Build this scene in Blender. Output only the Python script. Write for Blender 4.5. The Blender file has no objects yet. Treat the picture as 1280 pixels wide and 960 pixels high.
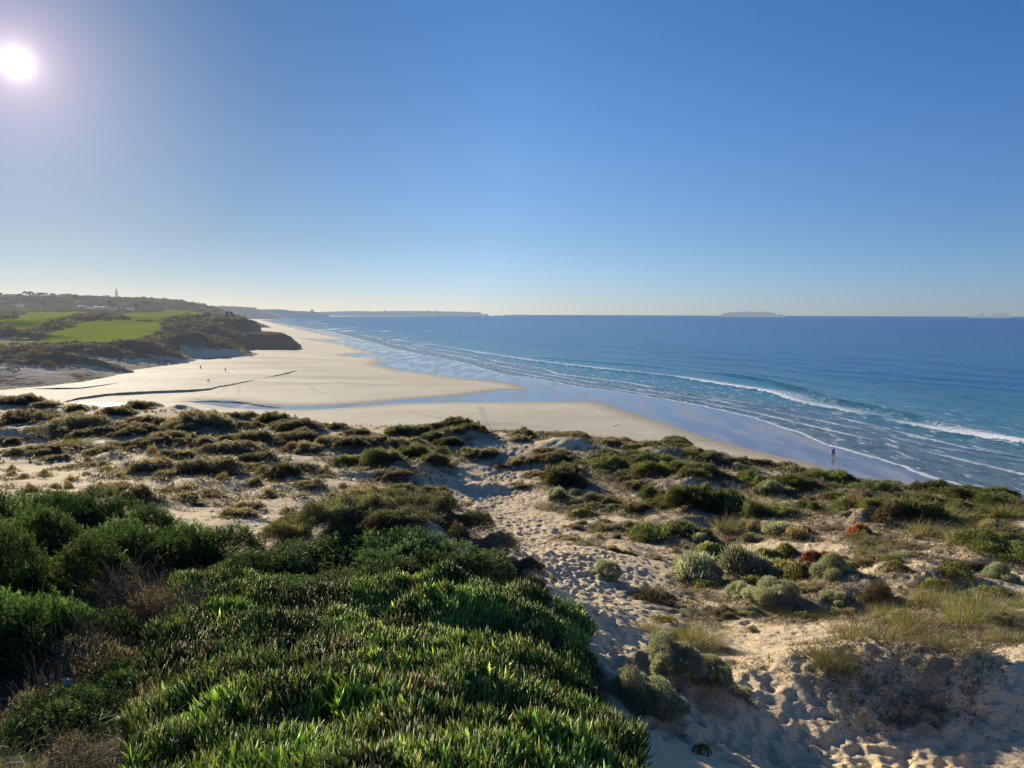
import bpy, math, random
import numpy as np
from math import radians as R
rng = np.random.default_rng(7); random.seed(7)
scene = bpy.context.scene
COL = scene.collection
scene.view_settings.view_transform = 'Standard'; scene.view_settings.look = 'None'; scene.view_settings.exposure = 0; scene.view_settings.gamma = 1
F = 920.0; CAMZ = 25.0
PITCH = math.atan(86.9/F); ROLL = R(0.22)
SUN_AZ = R(-33.1); SUN_EL = R(15.3)

# ------------------------------------------------------------------ camera
def ray(px, py):
    u, v = (px-640)/F, (480-py)/F
    c, s = math.cos(ROLL), math.sin(ROLL)
    u, v = c*u - s*v, s*u + c*v
    cp, sp = math.cos(PITCH), math.sin(PITCH)
    return (u, cp + v*sp, -sp + v*cp)
def flat(px, py, z=0.0):
    r = ray(px, py); k = (z-CAMZ)/r[2]
    return (r[0]*k, r[1]*k)
def atY(px, y):                       # x of picture column px at forward distance y near the ground
    return (px-640)/F*y*1.0
cam = bpy.data.cameras.new('camera'); cam.lens = 36*F/1280; cam.sensor_width = 36
cam.clip_start = .1; cam.clip_end = 200000
co = bpy.data.objects.new('camera', cam); COL.objects.link(co)
co.location = (0, 0, CAMZ)
from mathutils import Matrix, Vector
co.rotation_euler = (Matrix.Rotation(math.pi/2-PITCH, 3, 'X') @ Matrix.Rotation(ROLL, 3, 'Z')).to_euler()
scene.camera = co

# ------------------------------------------------------------------ numpy noise
TAB = rng.random((256, 256))
def vn(x, y, s=0):
    x = np.asarray(x, float)+s*17.31; y = np.asarray(y, float)+s*9.73
    xi = np.floor(x).astype(int); yi = np.floor(y).astype(int)
    fx = x-xi; fy = y-yi; fx = fx*fx*(3-2*fx); fy = fy*fy*(3-2*fy)
    a = TAB[xi & 255, yi & 255]; b = TAB[(xi+1) & 255, yi & 255]
    c = TAB[xi & 255, (yi+1) & 255]; d = TAB[(xi+1) & 255, (yi+1) & 255]
    return (a*(1-fx)+b*fx)*(1-fy)+(c*(1-fx)+d*fx)*fy
def fbm(x, y, o=4, s=0, g=.5):
    t = 0; a = 1; n = 0
    for i in range(o):
        t = t + a*(vn(x*2**i, y*2**i, s+i*3)-.5); n += a; a *= g
    return t/n*2
def sst(a, b, x):
    t = np.clip((x-a)/(b-a), 0, 1); return t*t*(3-2*t)
class RBF:
    def __init__(s, P, z, reg=1e-4):
        P = np.array(P, float); s.P = P; n = len(P)
        r = np.linalg.norm(P[:, None]-P[None], axis=2)
        A = np.zeros((n+3, n+3)); A[:n, :n] = r**3*1.0 + np.eye(n)*reg
        A[:n, n] = 1; A[:n, n+1:] = P; A[n, :n] = 1; A[n+1:, :n] = P.T
        s.w = np.linalg.solve(A, np.r_[np.array(z, float), 0, 0, 0])
    def __call__(s, a, l):
        sh = np.shape(a); a = np.ravel(a); l = np.ravel(l); out = np.empty(a.size); n = len(s.P)
        for i in range(0, a.size, 200000):
            q = np.c_[a[i:i+200000], l[i:i+200000]]
            o = s.w[n]+q@s.w[n+1:]
            for j in range(n):
                o += s.w[j]*((q[:, 0]-s.P[j, 0])**2+(q[:, 1]-s.P[j, 1])**2)**1.5
            out[i:i+200000] = o
        return out.reshape(sh)

# ------------------------------------------------------------------ mesh helpers
def mk_mesh(name, V, quads=None, tris=None, smooth=False, fattr=None, cattr=None, mats=()):
    me = bpy.data.meshes.new(name); V = np.asarray(V, np.float32)
    me.vertices.add(len(V)); me.vertices.foreach_set('co', V.ravel())
    q = np.zeros((0, 4), np.int32) if quads is None else np.asarray(quads, np.int32).reshape(-1, 4)
    t = np.zeros((0, 3), np.int32) if tris is None else np.asarray(tris, np.int32).reshape(-1, 3)
    li = np.r_[q.ravel(), t.ravel()]
    me.loops.add(len(li)); me.loops.foreach_set('vertex_index', li)
    st = np.r_[np.arange(len(q))*4, len(q)*4+np.arange(len(t))*3].astype(np.int32)
    me.polygons.add(len(st)); me.polygons.foreach_set('loop_start', st)
    me.update(calc_edges=True)
    if smooth: me.polygons.foreach_set('use_smooth', np.ones(len(st), bool))
    for k, a in (fattr or {}).items():
        at = me.attributes.new(k, 'FLOAT', 'POINT'); at.data.foreach_set('value', np.asarray(a, np.float32).ravel())
    if cattr is not None:
        at = me.attributes.new('tint', 'FLOAT_COLOR', 'POINT')
        at.data.foreach_set('color', np.c_[cattr, np.ones(len(cattr))].astype(np.float32).ravel())
    for m in mats: me.materials.append(m)
    return me
def link(name, me, parent=None):
    o = bpy.data.objects.new(name, me); COL.objects.link(o)
    if parent: o.parent = parent
    return o
def empty(name, loc, rz=0):
    o = link(name, None); o.location = loc; o.rotation_euler = (0, 0, rz); o.empty_display_size = .1; return o
def tag(o, label=None, cat=None, group=None, kind=None):
    if label: o['label'] = label
    if cat: o['category'] = cat
    if group: o['group'] = group
    if kind: o['kind'] = kind
    return o
def grid_faces(nr, nc):
    i = np.arange(nr-1)[:, None]*nc+np.arange(nc-1)[None]
    return np.stack([i, i+1, i+nc+1, i+nc], -1).reshape(-1, 4)
def tube(P, r, n=6):
    P = np.array(P, float); r = np.broadcast_to(r, len(P)); V = []
    for i in range(len(P)):
        d = P[min(i+1, len(P)-1)]-P[max(i-1, 0)]; d = d/(np.linalg.norm(d)+1e-9)
        u = np.cross(d, (.3, .2, 1) if abs(d[2]) < .9 else (1, 0, 0)); u /= np.linalg.norm(u); w = np.cross(d, u)
        for k in range(n):
            a = 2*math.pi*k/n; V.append(P[i]+r[i]*(u*math.cos(a)+w*math.sin(a)))
    q = [(i*n+k, i*n+(k+1) % n, (i+1)*n+(k+1) % n, (i+1)*n+k) for i in range(len(P)-1) for k in range(n)]
    V += [P[0], P[-1]]; m = len(V)
    t = [(m-2, (k+1) % n, k) for k in range(n)]+[(m-1, (len(P)-1)*n+k, (len(P)-1)*n+(k+1) % n) for k in range(n)]
    return np.array(V), q, t
class MB:
    def __init__(s): s.V = []; s.q = []; s.t = []; s.n = 0
    def add(s, V, q=(), t=()):
        V = np.asarray(V, float)
        s.V.append(V)
        if len(q): s.q.append(np.asarray(q)+s.n)
        if len(t): s.t.append(np.asarray(t)+s.n)
        s.n += len(V); return s
    def box(s, c, d, rz=0, taper=1):
        x, y, z = np.array(d)/2.; V = np.array([(a*x*(taper if h > 0 else 1), b*y*(taper if h > 0 else 1), h*z) for h in (-1, 1) for a, b in ((-1, -1), (1, -1), (1, 1), (-1, 1))])
        ca, sa = math.cos(rz), math.sin(rz); V = np.c_[V[:, 0]*ca-V[:, 1]*sa, V[:, 0]*sa+V[:, 1]*ca, V[:, 2]]+np.array(c)
        return s.add(V, [(0, 3, 2, 1), (4, 5, 6, 7), (0, 1, 5, 4), (1, 2, 6, 5), (2, 3, 7, 6), (3, 0, 4, 7)])
    def roof(s, c, d, h, rz=0):
        x, y = d[0]/2., d[1]/2.; V = np.array([(-x, -y, 0), (x, -y, 0), (x, y, 0), (-x, y, 0), (-x*.6, 0, h), (x*.6, 0, h)])
        ca, sa = math.cos(rz), math.sin(rz); V = np.c_[V[:, 0]*ca-V[:, 1]*sa, V[:, 0]*sa+V[:, 1]*ca, V[:, 2]]+np.array(c)
        return s.add(V, [(0, 1, 5, 4), (2, 3, 4, 5), (3, 2, 1, 0)], [(1, 2, 5), (3, 0, 4)])
    def mesh(s, name, mat, smooth=False, **k):
        return mk_mesh(name, np.concatenate(s.V), np.concatenate(s.q) if s.q else None, np.concatenate(s.t) if s.t else None, smooth, mats=[mat], **k)
    def build(s, name, mat, parent=None, smooth=False): return link(name, s.mesh(name, mat, smooth), parent)

# ------------------------------------------------------------------ material helpers
class NT:
    def __init__(s, name):
        s.m = bpy.data.materials.new(name); s.m.use_nodes = True; s.t = s.m.node_tree; s.t.nodes.clear()
    def n(s, ty, **k):
        o = s.t.nodes.new(ty)
        for a, b in k.items():
            if a.startswith('i_'):
                key = a[2:]; key = int(key) if key.isdigit() else key.replace('_', ' ')
                s.set(o.inputs[key], b)
            else: setattr(o, a, b)
        return o
    def set(s, inp, v):
        if isinstance(v, bpy.types.NodeSocket): s.t.links.new(v, inp)
        elif hasattr(v, 'outputs'): s.t.links.new(v.outputs[0], inp)
        else:
            if isinstance(v, (tuple, list)) and len(v) == 3 and inp.type == 'RGBA': v = (*v, 1)
            inp.default_value = v
    def attr(s, name): return s.n('ShaderNodeAttribute', attribute_name=name)
    def fac(s, name): return s.attr(name).outputs['Fac']
    def math(s, op, a, b=0.0, clamp=False): return s.n('ShaderNodeMath', operation=op, use_clamp=clamp, i_0=a, i_1=b).outputs[0]
    def ss(s, x, a, b): 
        o = s.n('ShaderNodeMapRange', interpolation_type='SMOOTHSTEP'); s.set(o.inputs[0], x); s.set(o.inputs[1], a); s.set(o.inputs[2], b); return o.outputs[0]
    def mix(s, f, a, b):
        o = s.n('ShaderNodeMix', data_type='RGBA'); s.set(o.inputs[0], f); s.set(o.inputs[6], a); s.set(o.inputs[7], b); return o.outputs[2]
    def mul(s, a, b):
        o = s.n('ShaderNodeMix', data_type='RGBA', blend_type='MULTIPLY'); s.set(o.inputs[0], 1.0); s.set(o.inputs[6], a); s.set(o.inputs[7], b); return o.outputs[2]
    def noise(s, scale, detail=4, vec=None, rough=.55):
        o = s.n('ShaderNodeTexNoise'); o.inputs['Scale'].default_value = scale; o.inputs['Detail'].default_value = detail; o.inputs['Roughness'].default_value = rough
        s.set(o.inputs['Vector'], vec if vec is not None else s.pos()); return o.outputs[0]
    def pos(s): return s.n('ShaderNodeNewGeometry').outputs['Position']
    def scalev(s, v): 
        o = s.n('ShaderNodeMapping'); s.set(o.inputs[0], s.pos()); o.inputs['Scale'].default_value = v; return o.outputs[0]
    def bump(s, h, st, dist=1.0, normal=None):
        o = s.n('ShaderNodeBump'); s.set(o.inputs['Strength'], st); s.set(o.inputs['Distance'], dist); s.set(o.inputs['Height'], h)
        if normal is not None: s.set(o.inputs['Normal'], normal)
        return o.outputs[0]
    def pr(s, base, rough=.8, spec=.3, normal=None, **k):
        o = s.n('ShaderNodeBsdfPrincipled'); s.set(o.inputs['Base Color'], base); s.set(o.inputs['Roughness'], rough); s.set(o.inputs['Specular IOR Level'], spec)
        if normal is not None: s.set(o.inputs['Normal'], normal)
        for a, b in k.items(): s.set(o.inputs[a.replace('_', ' ')], b)
        return o.outputs[0]
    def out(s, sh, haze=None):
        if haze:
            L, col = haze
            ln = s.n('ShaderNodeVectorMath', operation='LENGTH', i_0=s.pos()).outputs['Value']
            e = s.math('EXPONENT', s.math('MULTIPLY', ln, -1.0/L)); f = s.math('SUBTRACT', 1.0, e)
            em = s.n('ShaderNodeEmission', i_0=col)  # haze painted into the material as a glow that grows with distance
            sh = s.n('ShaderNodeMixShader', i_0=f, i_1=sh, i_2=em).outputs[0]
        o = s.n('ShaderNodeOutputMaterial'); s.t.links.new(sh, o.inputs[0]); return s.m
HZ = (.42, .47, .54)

def leaf_mat(name, trans=.45, rough=.55, spec=.25, haze=None, gain=(1, 1, 1)):
    s = NT(name); c = s.attr('tint').outputs['Color']
    oi = s.n('ShaderNodeObjectInfo').outputs['Random']
    v = s.n('ShaderNodeHueSaturation'); s.set(v.inputs['Color'], c)
    s.set(v.inputs['Hue'], s.math('MULTIPLY_ADD', oi, .05)); v.inputs['Hue'].default_value = .5
    mr = s.n('ShaderNodeMapRange', i_0=oi, i_3=.485, i_4=.515); s.set(v.inputs['Hue'], mr.outputs[0])
    mr = s.n('ShaderNodeMapRange', i_0=s.math('FRACT', s.math('MULTIPLY', oi, 7.3)), i_3=.7, i_4=1.3); s.set(v.inputs['Value'], mr.outputs[0])
    c = s.mul(v.outputs[0], gain)
    p = s.pr(c, rough, spec)
    t = s.n('ShaderNodeBsdfTranslucent'); s.set(t.inputs[0], s.mul(c, (1.6, 1.5, .7)))
    sh = s.n('ShaderNodeMixShader', i_0=trans, i_1=p, i_2=t).outputs[0]
    return s.out(sh, haze)
def plain(name, col, rough=.8, spec=.3, var=.25, sc=3., haze=None):
    s = NT(name); n = s.noise(sc, 5)
    c = s.mix(n, tuple(x*(1-var) for x in col), tuple(x*(1+var) for x in col))
    return s.out(s.pr(c, rough, spec, s.bump(n, .3, .05)), haze)
M_leaf = leaf_mat('scrub_leaves', gain=(.93, .95, 1.02)); M_ice = leaf_mat('succulent_leaves', .42, .4, .25); M_grass = leaf_mat('grass_blades', .4, .5, .3)
M_twig = plain('twigs', (.13, .10, .075)); M_dead = plain('bleached_wood', (.45, .40, .33), var=.3, sc=20)

# ------------------------------------------------------------------ world and sun
w = bpy.data.worlds.new('World'); scene.world = w; w.use_nodes = True; nt = w.node_tree; nt.nodes.clear()
sky = nt.nodes.new('ShaderNodeTexSky'); sky.sky_type = 'NISHITA'; sky.sun_disc = False
sky.sun_elevation = SUN_EL; sky.sun_rotation = SUN_AZ; sky.air_density = 1.0; sky.dust_density = .1; sky.ozone_density = 4.0
def wn(ty, **k):
    o = nt.nodes.new(ty)
    for a, b in k.items(): setattr(o, a, b)
    return o
L = nt.links.new
sd = (math.sin(SUN_AZ)*math.cos(SUN_EL), math.cos(SUN_AZ)*math.cos(SUN_EL), math.sin(SUN_EL))
tc = wn('ShaderNodeTexCoord'); dp = wn('ShaderNodeVectorMath', operation='DOT_PRODUCT'); nm = wn('ShaderNodeVectorMath', operation='NORMALIZE')
L(tc.outputs['Generated'], nm.inputs[0]); L(nm.outputs[0], dp.inputs[0]); dp.inputs[1].default_value = sd
ac = wn('ShaderNodeMath', operation='ARCCOSINE'); L(dp.outputs['Value'], ac.inputs[0])
def wm(op, a, b=None):
    o = wn('ShaderNodeMath', operation=op)
    for i, v in enumerate((a, b)):
        if v is None: continue
        if isinstance(v, bpy.types.NodeSocket): L(v, o.inputs[i])
        else: o.inputs[i].default_value = v
    return o.outputs[0]
def lobe(width, amp, p=1.5):
    return wm('MULTIPLY', wm('EXPONENT', wm('MULTIPLY', wm('POWER', wm('DIVIDE', ac.outputs[0], width), p), -1.)), amp)
def wcolmul(col, f):
    o = wn('ShaderNodeVectorMath', operation='SCALE'); o.inputs[0].default_value = col; L(f, o.inputs['Scale']); return o.outputs[0]
def wadd(a, b):
    o = wn('ShaderNodeVectorMath', operation='ADD'); L(a, o.inputs[0]); L(b, o.inputs[1]); return o.outputs[0]
# brightness of the upper sky against elevation
sep = wn('ShaderNodeSeparateXYZ'); L(nm.outputs[0], sep.inputs[0])
ramp = wn('ShaderNodeValToRGB'); L(sep.outputs[2], ramp.inputs[0])
SKY_RAMP = [(0, (.80, .90, 1.28)), (.03, (.78, .86, 1.2)), (.1, (.78, .82, 1.0)), (.2, (.80, .88, 1.06)), (.36, (.66, .88, 1.12)), (.7, (.66, .88, 1.12))]
el = ramp.color_ramp.elements
for i, (p, c) in enumerate(SKY_RAMP):
    e = el[i] if i < 2 else el.new(p)
    e.position = p; e.color = (*[v/1.3 for v in c], 1)
ramp2 = wn('ShaderNodeValToRGB'); L(wm('DIVIDE', ac.outputs[0], math.pi), ramp2.inputs[0])
el = ramp2.color_ramp.elements
for i, (p, c) in enumerate([(.0, (.60, .54, .48)), (.08, (.66, .66, .64)), (.18, (1, 1, 1)), (.35, (.80, .92, 1.05)), (.6, (.85, .95, 1.05))]):
    e = el[i] if i < 2 else el.new(p)
    e.position = p; e.color = (*[v*.9 for v in c], 1)
mx0 = wn('ShaderNodeVectorMath', operation='MULTIPLY'); L(sky.outputs[0], mx0.inputs[0]); L(ramp2.outputs[0], mx0.inputs[1])
mx = wn('ShaderNodeVectorMath', operation='MULTIPLY'); L(mx0.outputs[0], mx.inputs[0]); L(ramp.outputs[0], mx.inputs[1])
tot = wadd(wadd(wadd(mx.outputs[0], wcolmul((.9, .75, .35), lobe(.14, 1.0, 1.3))), wcolmul((3.2, 1.7, 2.2), lobe(.055, 1.0, 1.1))), wcolmul((48, 43, 37), lobe(.0036, 1.0, .7)))
bg = wn('ShaderNodeBackground'); L(tot, bg.inputs[0]); bg.inputs[1].default_value = .153
wo = wn('ShaderNodeOutputWorld'); L(bg.outputs[0], wo.inputs[0])
sl = bpy.data.lights.new('sun', 'SUN'); sl.energy = 7.4; sl.angle = R(.6); sl.color = (1, .87, .66)
so = bpy.data.objects.new('sun', sl); COL.objects.link(so)
so.rotation_euler = Vector(sd).to_track_quat('Z', 'Y').to_euler(); so.location = (-40, 60, 60)

# ------------------------------------------------------------------ near dune heightfield
# control points: picture column, forward distance, ground height
CP = [(-300,4,22.2),(0,4,22.0),(300,4,22.1),(600,4.6,21.95),(900,5,21.3),(1280,5,20.7),(1700,5,20.7),
 (0,7,21.1),(300,7,21.3),(560,7,21.35),(700,7.4,21.0),(790,7.8,20.55),(850,8.2,20.25),(910,8.2,19.95),(1060,8.4,19.55),(1200,8.4,19.5),(1400,8.4,19.5),(1060,9.7,19.15),(1200,9.7,19.15),(1330,9.7,19.2),(930,9.6,19.5),
 (-200,11,20.8),(100,11,20.75),(300,10.5,20.8),(450,11,20.9),(600,10,20.95),(690,13.5,19.9),(775,10.2,20.0),(850,10.5,19.55),(780,13,19.2),
 (1000,11.2,19.35),(1100,11.0,19.5),(1230,11.0,19.55),(1350,11.2,19.5),(1000,12.6,18.95),(1200,12.6,19.2),(1000,15,18.2),(1120,15,18.45),(1250,16,18.5),(1500,16,18.6),
 (0,15,20.2),(150,15.5,20.1),(320,15,20.0),(480,15,20.5),(590,16,19.2),(740,14.5,19.2),
 (200,26,17.9),(350,22,18.2),(0,26,18.2),(-250,26,18.5),(480,23,17.9),(690,20,18.15),(680,25,17.0),(600,25,17.0),(850,22,16.9),
 (1000,24,16.75),(1150,23,17.4),(1250,22,17.6),(1500,24,17.8),
 (600,36,15.25),(850,36,15.2),(1000,34,15.75),(1270,30,16.6),(1150,32,16.1),(350,38,16.3),(450,38,16.0),(100,42,15.9),(-150,42,16),
 (1500,34,16.3),(1280,38,15.05),(1200,42,14.6),(1040,50,13.95),(960,50,14.45),(900,53,14.55),
 (600,46,14.5),(750,46,14.8),(850,45,14.9),(300,52,15.5),(100,58,15.1),(-200,60,15.2),
 (820,57,14.75),(700,62,14.75),(600,66,14.5),(500,67,14.6),(340,71,14.45),(240,76,14.9),(150,79,14.75),(80,82,14.9),(0,86,15.4),(-200,92,15.4),
 (1500,55,8),(1280,60,7),(1280,85,-1.5),(1500,85,-2),(1040,70,8),(1040,100,-1.5),(820,82,8),(820,108,-1.5),(600,88,9),(600,122,-1.5),
 (340,95,8.5),(340,130,-1.5),(0,115,9),(0,158,-2),(-300,120,9),(-300,170,-2)]
near_rbf = RBF([(((p-640)/F), math.log(y)) for p, y, z in CP], [z for p, y, z in CP])
HUM = []      # hummocks x, y, rx, ry, h
def Zb(x, y):
    yy = np.maximum(y, 3.2); return near_rbf(np.asarray(x)/yy, np.log(yy))
def hummocks(x, y, z):
    z = z.copy(); wx = fbm(x*.45, y*.45, 3, 90); wy = fbm(x*.45, y*.45, 3, 95)
    for hx, hy, rx, ry, h in HUM:
        d = ((x-hx)/rx+wx*.9)**2+((y-hy)/ry+wy*.9)**2
        m = d < 5
        z[m] = z[m]+h*np.exp(-d[m]**1.2)
    return z
def hit(px, py, y0=3.4, y1=150, fn=None):
    r = ray(px, py); ys = np.exp(np.linspace(math.log(y0), math.log(y1), 500))
    xs = r[0]/r[1]*ys; zr = CAMZ+r[2]/r[1]*ys; zt = (fn or Zb)(xs, ys)
    k = np.argmax(zr <= zt)
    if zr[k] > zt[k]: return None
    return float(xs[k]), float(ys[k])

# ---- bush catalogue: kind, column, row of its foot, width, height ratio (all read off the photograph)
B = []
def add(kind, s, hr=.42):
    for it in s.split(';'):
        v = [float(q) for q in it.split(',')]
        B.append([kind, v[0], v[1], v[2], v[3] if len(v) > 3 else hr])
add('scrub', '22,508,44;57,512,28;95,515,36;41,535,64;87,545,80;113,551,44;80,552,22;140,521,42;180,508,36,.5;170,531,32;203,533,40;232,537,30;168,547,50;216,555,48;183,562,50;138,568,46;12,556,30;35,571,42;65,566,26;68,577,28;6,571,20;192,595,56,.5;222,578,36;232,592,26;148,630,84,.42;210,603,32')
add('scrub', '256,541,64,.5;302,525,36;377,530,16;422,538,24;400,534,22;447,546,30;364,542,52;310,539,32;315,554,50;366,556,60;228,557,24;256,557,34;286,570,60;322,582,44;382,567,46;420,561,48;263,600,66,.5;224,577,22;312,592,32;378,592,38,.45;403,597,18;319,610,20,.8;338,622,18;262,620,34,.3')
add('darkscrub', '344,532,34,.55;355,600,38,.6;573,538,34,.5;507,545,38;542,553,28;562,560,26,.5;588,551,38;478,591,44,.6;516,588,44,.65;547,588,36,.7;542,600,32,.6;702,613,58,.5')
add('scrub', '536,538,32;596,540,20;588,573,28,.5;611,573,30,.5;438,564,42;465,560,42;505,563,44;443,581,34;447,592,24;495,603,40,.35;543,619,34,.5;565,638,34,.4;555,641,14;631,584,20,.3;652,613,20;618,547,10,.6;631,541,30,.15')
add('green', '444,585,34,.4;505,620,40,.4;537,627,18,.6;654,549,30;831,560,58,.25;855,568,34,.3;815,566,22,.5;818,585,62,.25;757,592,58,.35;862,600,44,.4;828,601,52,.35;824,640,48,.5;862,641,44,.6')
add('green', '990,616,78,.35;944,604,34,.4;1036,606,48,.35;868,648,66,.45;925,650,70,.45;1087,622,76,.28;1075,655,70,.4;1130,660,80,.42;1182,624,64,.3;1245,632,76,.3;1137,634,44,.35;1180,636,40,.3;1250,702,70,.4;834,678,62,.4;876,610,54,.4')
add('scrub', '650,555,26,.4;648,581,26;675,541,22,.3;715,541,30,.25;693,547,18,.3;720,554,34,.4;763,557,34;772,548,34,.22;681,570,28;666,580,26;696,580,40;668,596,24;763,577,46,.3;790,607,40,.4;756,632,44,.4;792,643,28,.5;772,664,56,.3;705,676,28,.5;764,690,18,.7;786,694,16,.6;716,660,18,.4;772,671,9,.6')
add('scrub', '886,575,34,.3;905,584,38,.4;940,582,36,.35;960,583,30,.35;992,587,42,.35;907,606,28,.5;1060,592,44,.3;1020,590,30,.3;1095,600,36,.25;1073,676,24,.5;860,678,50,.5;1150,608,40,.2')
add('silver', '699,626,24,.6;720,621,18,.5;719,632,18,.5;726,655,13,.5;922,588,16,.5;966,622,42,.45;974,672,30,.5;875,680,18,.6;757,720,40,.65;867,726,52,.6;927,722,58,.65;925,750,36,.7;966,765,60,.5;1043,741,54,.6;1250,728,38,.6;848,664,22,.7')
add('silver', '785,884,74,.62;835,874,74,.66;812,893,86,.5;884,893,62,.66;915,888,40,.6;1125,772,26,.6')
add('twiggy', '668,748,42,.5;815,748,60,.3;1098,757,40,.6;640,722,30,.4')
add('grassy', '94,563,40,.3;684,636,30,.3;734,682,36,.3;915,668,48,.4;960,648,40,.45;1160,672,50,.4;1205,685,50,.4;1125,690,44,.35;1085,696,36,.35;1190,655,60,.25;1240,668,60,.25;1265,650,50,.3')
add('grassy', '1085,815,90,.55;1040,855,52,.8;1225,785,90,.55;1140,790,70,.5;875,812,62,.5;815,790,44,.4;1000,775,50,.3;1180,830,60,.5;1262,800,50,.5;1110,768,40,.5;430,640,50,.3;450,610,14,.6;1170,760,60,.5')
add('ice', '518,630,46,.25;729,645,32,.3;887,690,42,.3;982,693,28,.5;985,716,50,.35;1170,745,40,.5;792,563,26,.3;770,640,28,.25;1055,720,44,.3;1030,770,40,.2;1225,655,40,.3;1180,660,40,.25;1270,690,30,.3;878,948,22,.8;850,800,40,.35;1245,745,44,.3;1120,735,36,.4;960,700,40,.4;1000,728,44,.35;1035,738,36,.3;940,735,44,.35;880,735,36,.3;1195,735,44,.4;1215,760,36,.3;905,700,30,.3;830,775,34,.35;1150,760,34,.3;1255,680,40,.3;1200,650,36,.3')
add('icered', '1003,672,28,.35;1018,703,30,.5;1008,710,16,.5;600,550,14,.3;336,600,10,.4;1235,660,26,.3;915,676,20,.2;1030,695,16,.4;1180,738,18,.4;1150,700,16,.3;1245,650,20,.3;955,712,14,.4;1055,700,16,.3;798,742,22,.5')
add('tuft', '80,590,15;110,577,12;135,592,13;110,598,11;90,603,17;70,611,14;55,598,20;30,600,17;15,590,14;70,618,14;40,616,20;402,609,13;429,611,17;456,612,11;448,622,30,.3;475,613,20,.3;531,647,28,.25;725,700,12;690,722,10;150,600,12;125,610,14;380,625,14;300,632,16,.4;360,640,18,.4;410,640,14;240,612,12;820,700,14,.3;845,690,12;1020,680,16;1140,700,14;1080,720,18;940,790,16;1005,735,12')
random.seed(11); fill = 0
while fill < 35:
    py = random.uniform(525, 680); px = random.uniform(-30, 1290); q = hit(px, py)
    if q is None: continue
    if px > 430 and py > 640 and px < 700: continue
    if float(fbm(np.array([q[0]*.12]), np.array([q[1]*.12]), 2, 44)[0]) < -.02 or 590 < px < 700 and py > 590: continue
    if px < 250 and (py > 635 or py < 532): continue
    B.append(['scrub' if random.random() < (.85 if px < 600 else .5) else 'green', px, py, random.uniform(16, 44), random.uniform(.3, .5)]); fill += 1
add('green', '1215,648,50,.35;1262,645,56,.35;1160,632,40,.3;1100,640,50,.3;1230,628,50,.3;1010,640,36,.35;975,652,30,.4;1045,630,30,.35')
add('scrub', '1190,618,50,.3;1120,610,44,.3;1265,672,44,.35;1090,715,36,.4;905,770,30,.4;1010,752,34,.4;1060,765,30,.4;1205,715,40,.4')
for i in range(34):
    py = random.uniform(655, 785); px = random.uniform(850, 1290) if py < 730 else random.uniform(930, 1290)
    B.append([random.choice(['ice', 'ice', 'icered', 'grassy', 'scrub', 'silver', 'tuft']), px, py, random.uniform(14, 38), random.uniform(.3, .5)])
for i in range(40):
    py = random.uniform(560, 700); px = random.choice([random.uniform(0, 560), random.uniform(700, 1280)])
    if px < 430 and py > 630: continue
    B.append(['tuft', px, py, random.uniform(8, 16), random.uniform(.4, .8)])
rows = []
for k, px, py, wpx, hr in B:
    h = hit(px, py)
    for e_ in (4, 8, 12, 16): h = h or hit(px, py+e_)
    if h is None or h[1] > 100: continue
    if k in ('scrub', 'green', 'darkscrub'): wpx *= 1.2; hr *= .37 if k == 'scrub' else .5
    if k == 'grassy': hr *= .8
    if k == 'silver': hr *= .78
    x, y = h; W = wpx*y/F; D = W*.8 if y > 30 else W*.9
    yc = y + D*.35; xc = x*yc/y
    rows.append([k, px, py, xc, yc, W, W*hr, hr])
# mounds of sand the bushes have gathered
for k, px, py, x, y, W, H, hr in rows:
    if k in ('scrub', 'darkscrub', 'green') and W > 1.0:
        HUM.append((x, y, W*.55, W*.5, min(.8, H*.38)))
    elif k in ('silver', 'grassy') and W > .9: HUM.append((x, y, W*.5, W*.45, min(.3, H*.3)))
def hum_px(px, py, wpx, h, asp=.8):
    q = hit(px, py)
    if q: HUM.append((q[0], q[1], wpx*q[1]/F*.5, wpx*q[1]/F*.5*asp, h))
for a in [(520,600,130,1.3),(262,606,90,.4),(360,612,70,.35),(460,700,0.1,0),(850,655,90,.7),(840,612,90,.8),(900,640,80,.6),(1105,650,120,.8),
          (620,612,60,.8),(230,514,50,.6),(580,548,60,.8),(700,560,70,.7),(138,572,40,.5),(830,570,60,.7),(905,575,50,.4),(1000,600,80,.5),(45,540,70,.6),(185,585,60,.6)]:
    if a[3]: hum_px(a[0], a[1], a[2], a[3]*.75)
# near mounds with steep shaded flanks at the lower right
for px, y, rx, ry, h in [(870,9.7,.75,.55,.45),(1100,11.4,1.5,.8,.24),(1240,11.3,.9,.7,.18),(1150,20,2.2,1.6,.5),(1040,19,1.6,1.2,.35),(470,13.5,1.6,1.4,.35),(930,18.5,1.4,1.0,.25)]:
    HUM.append((atY(px, y), y, rx, ry, h))
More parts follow.
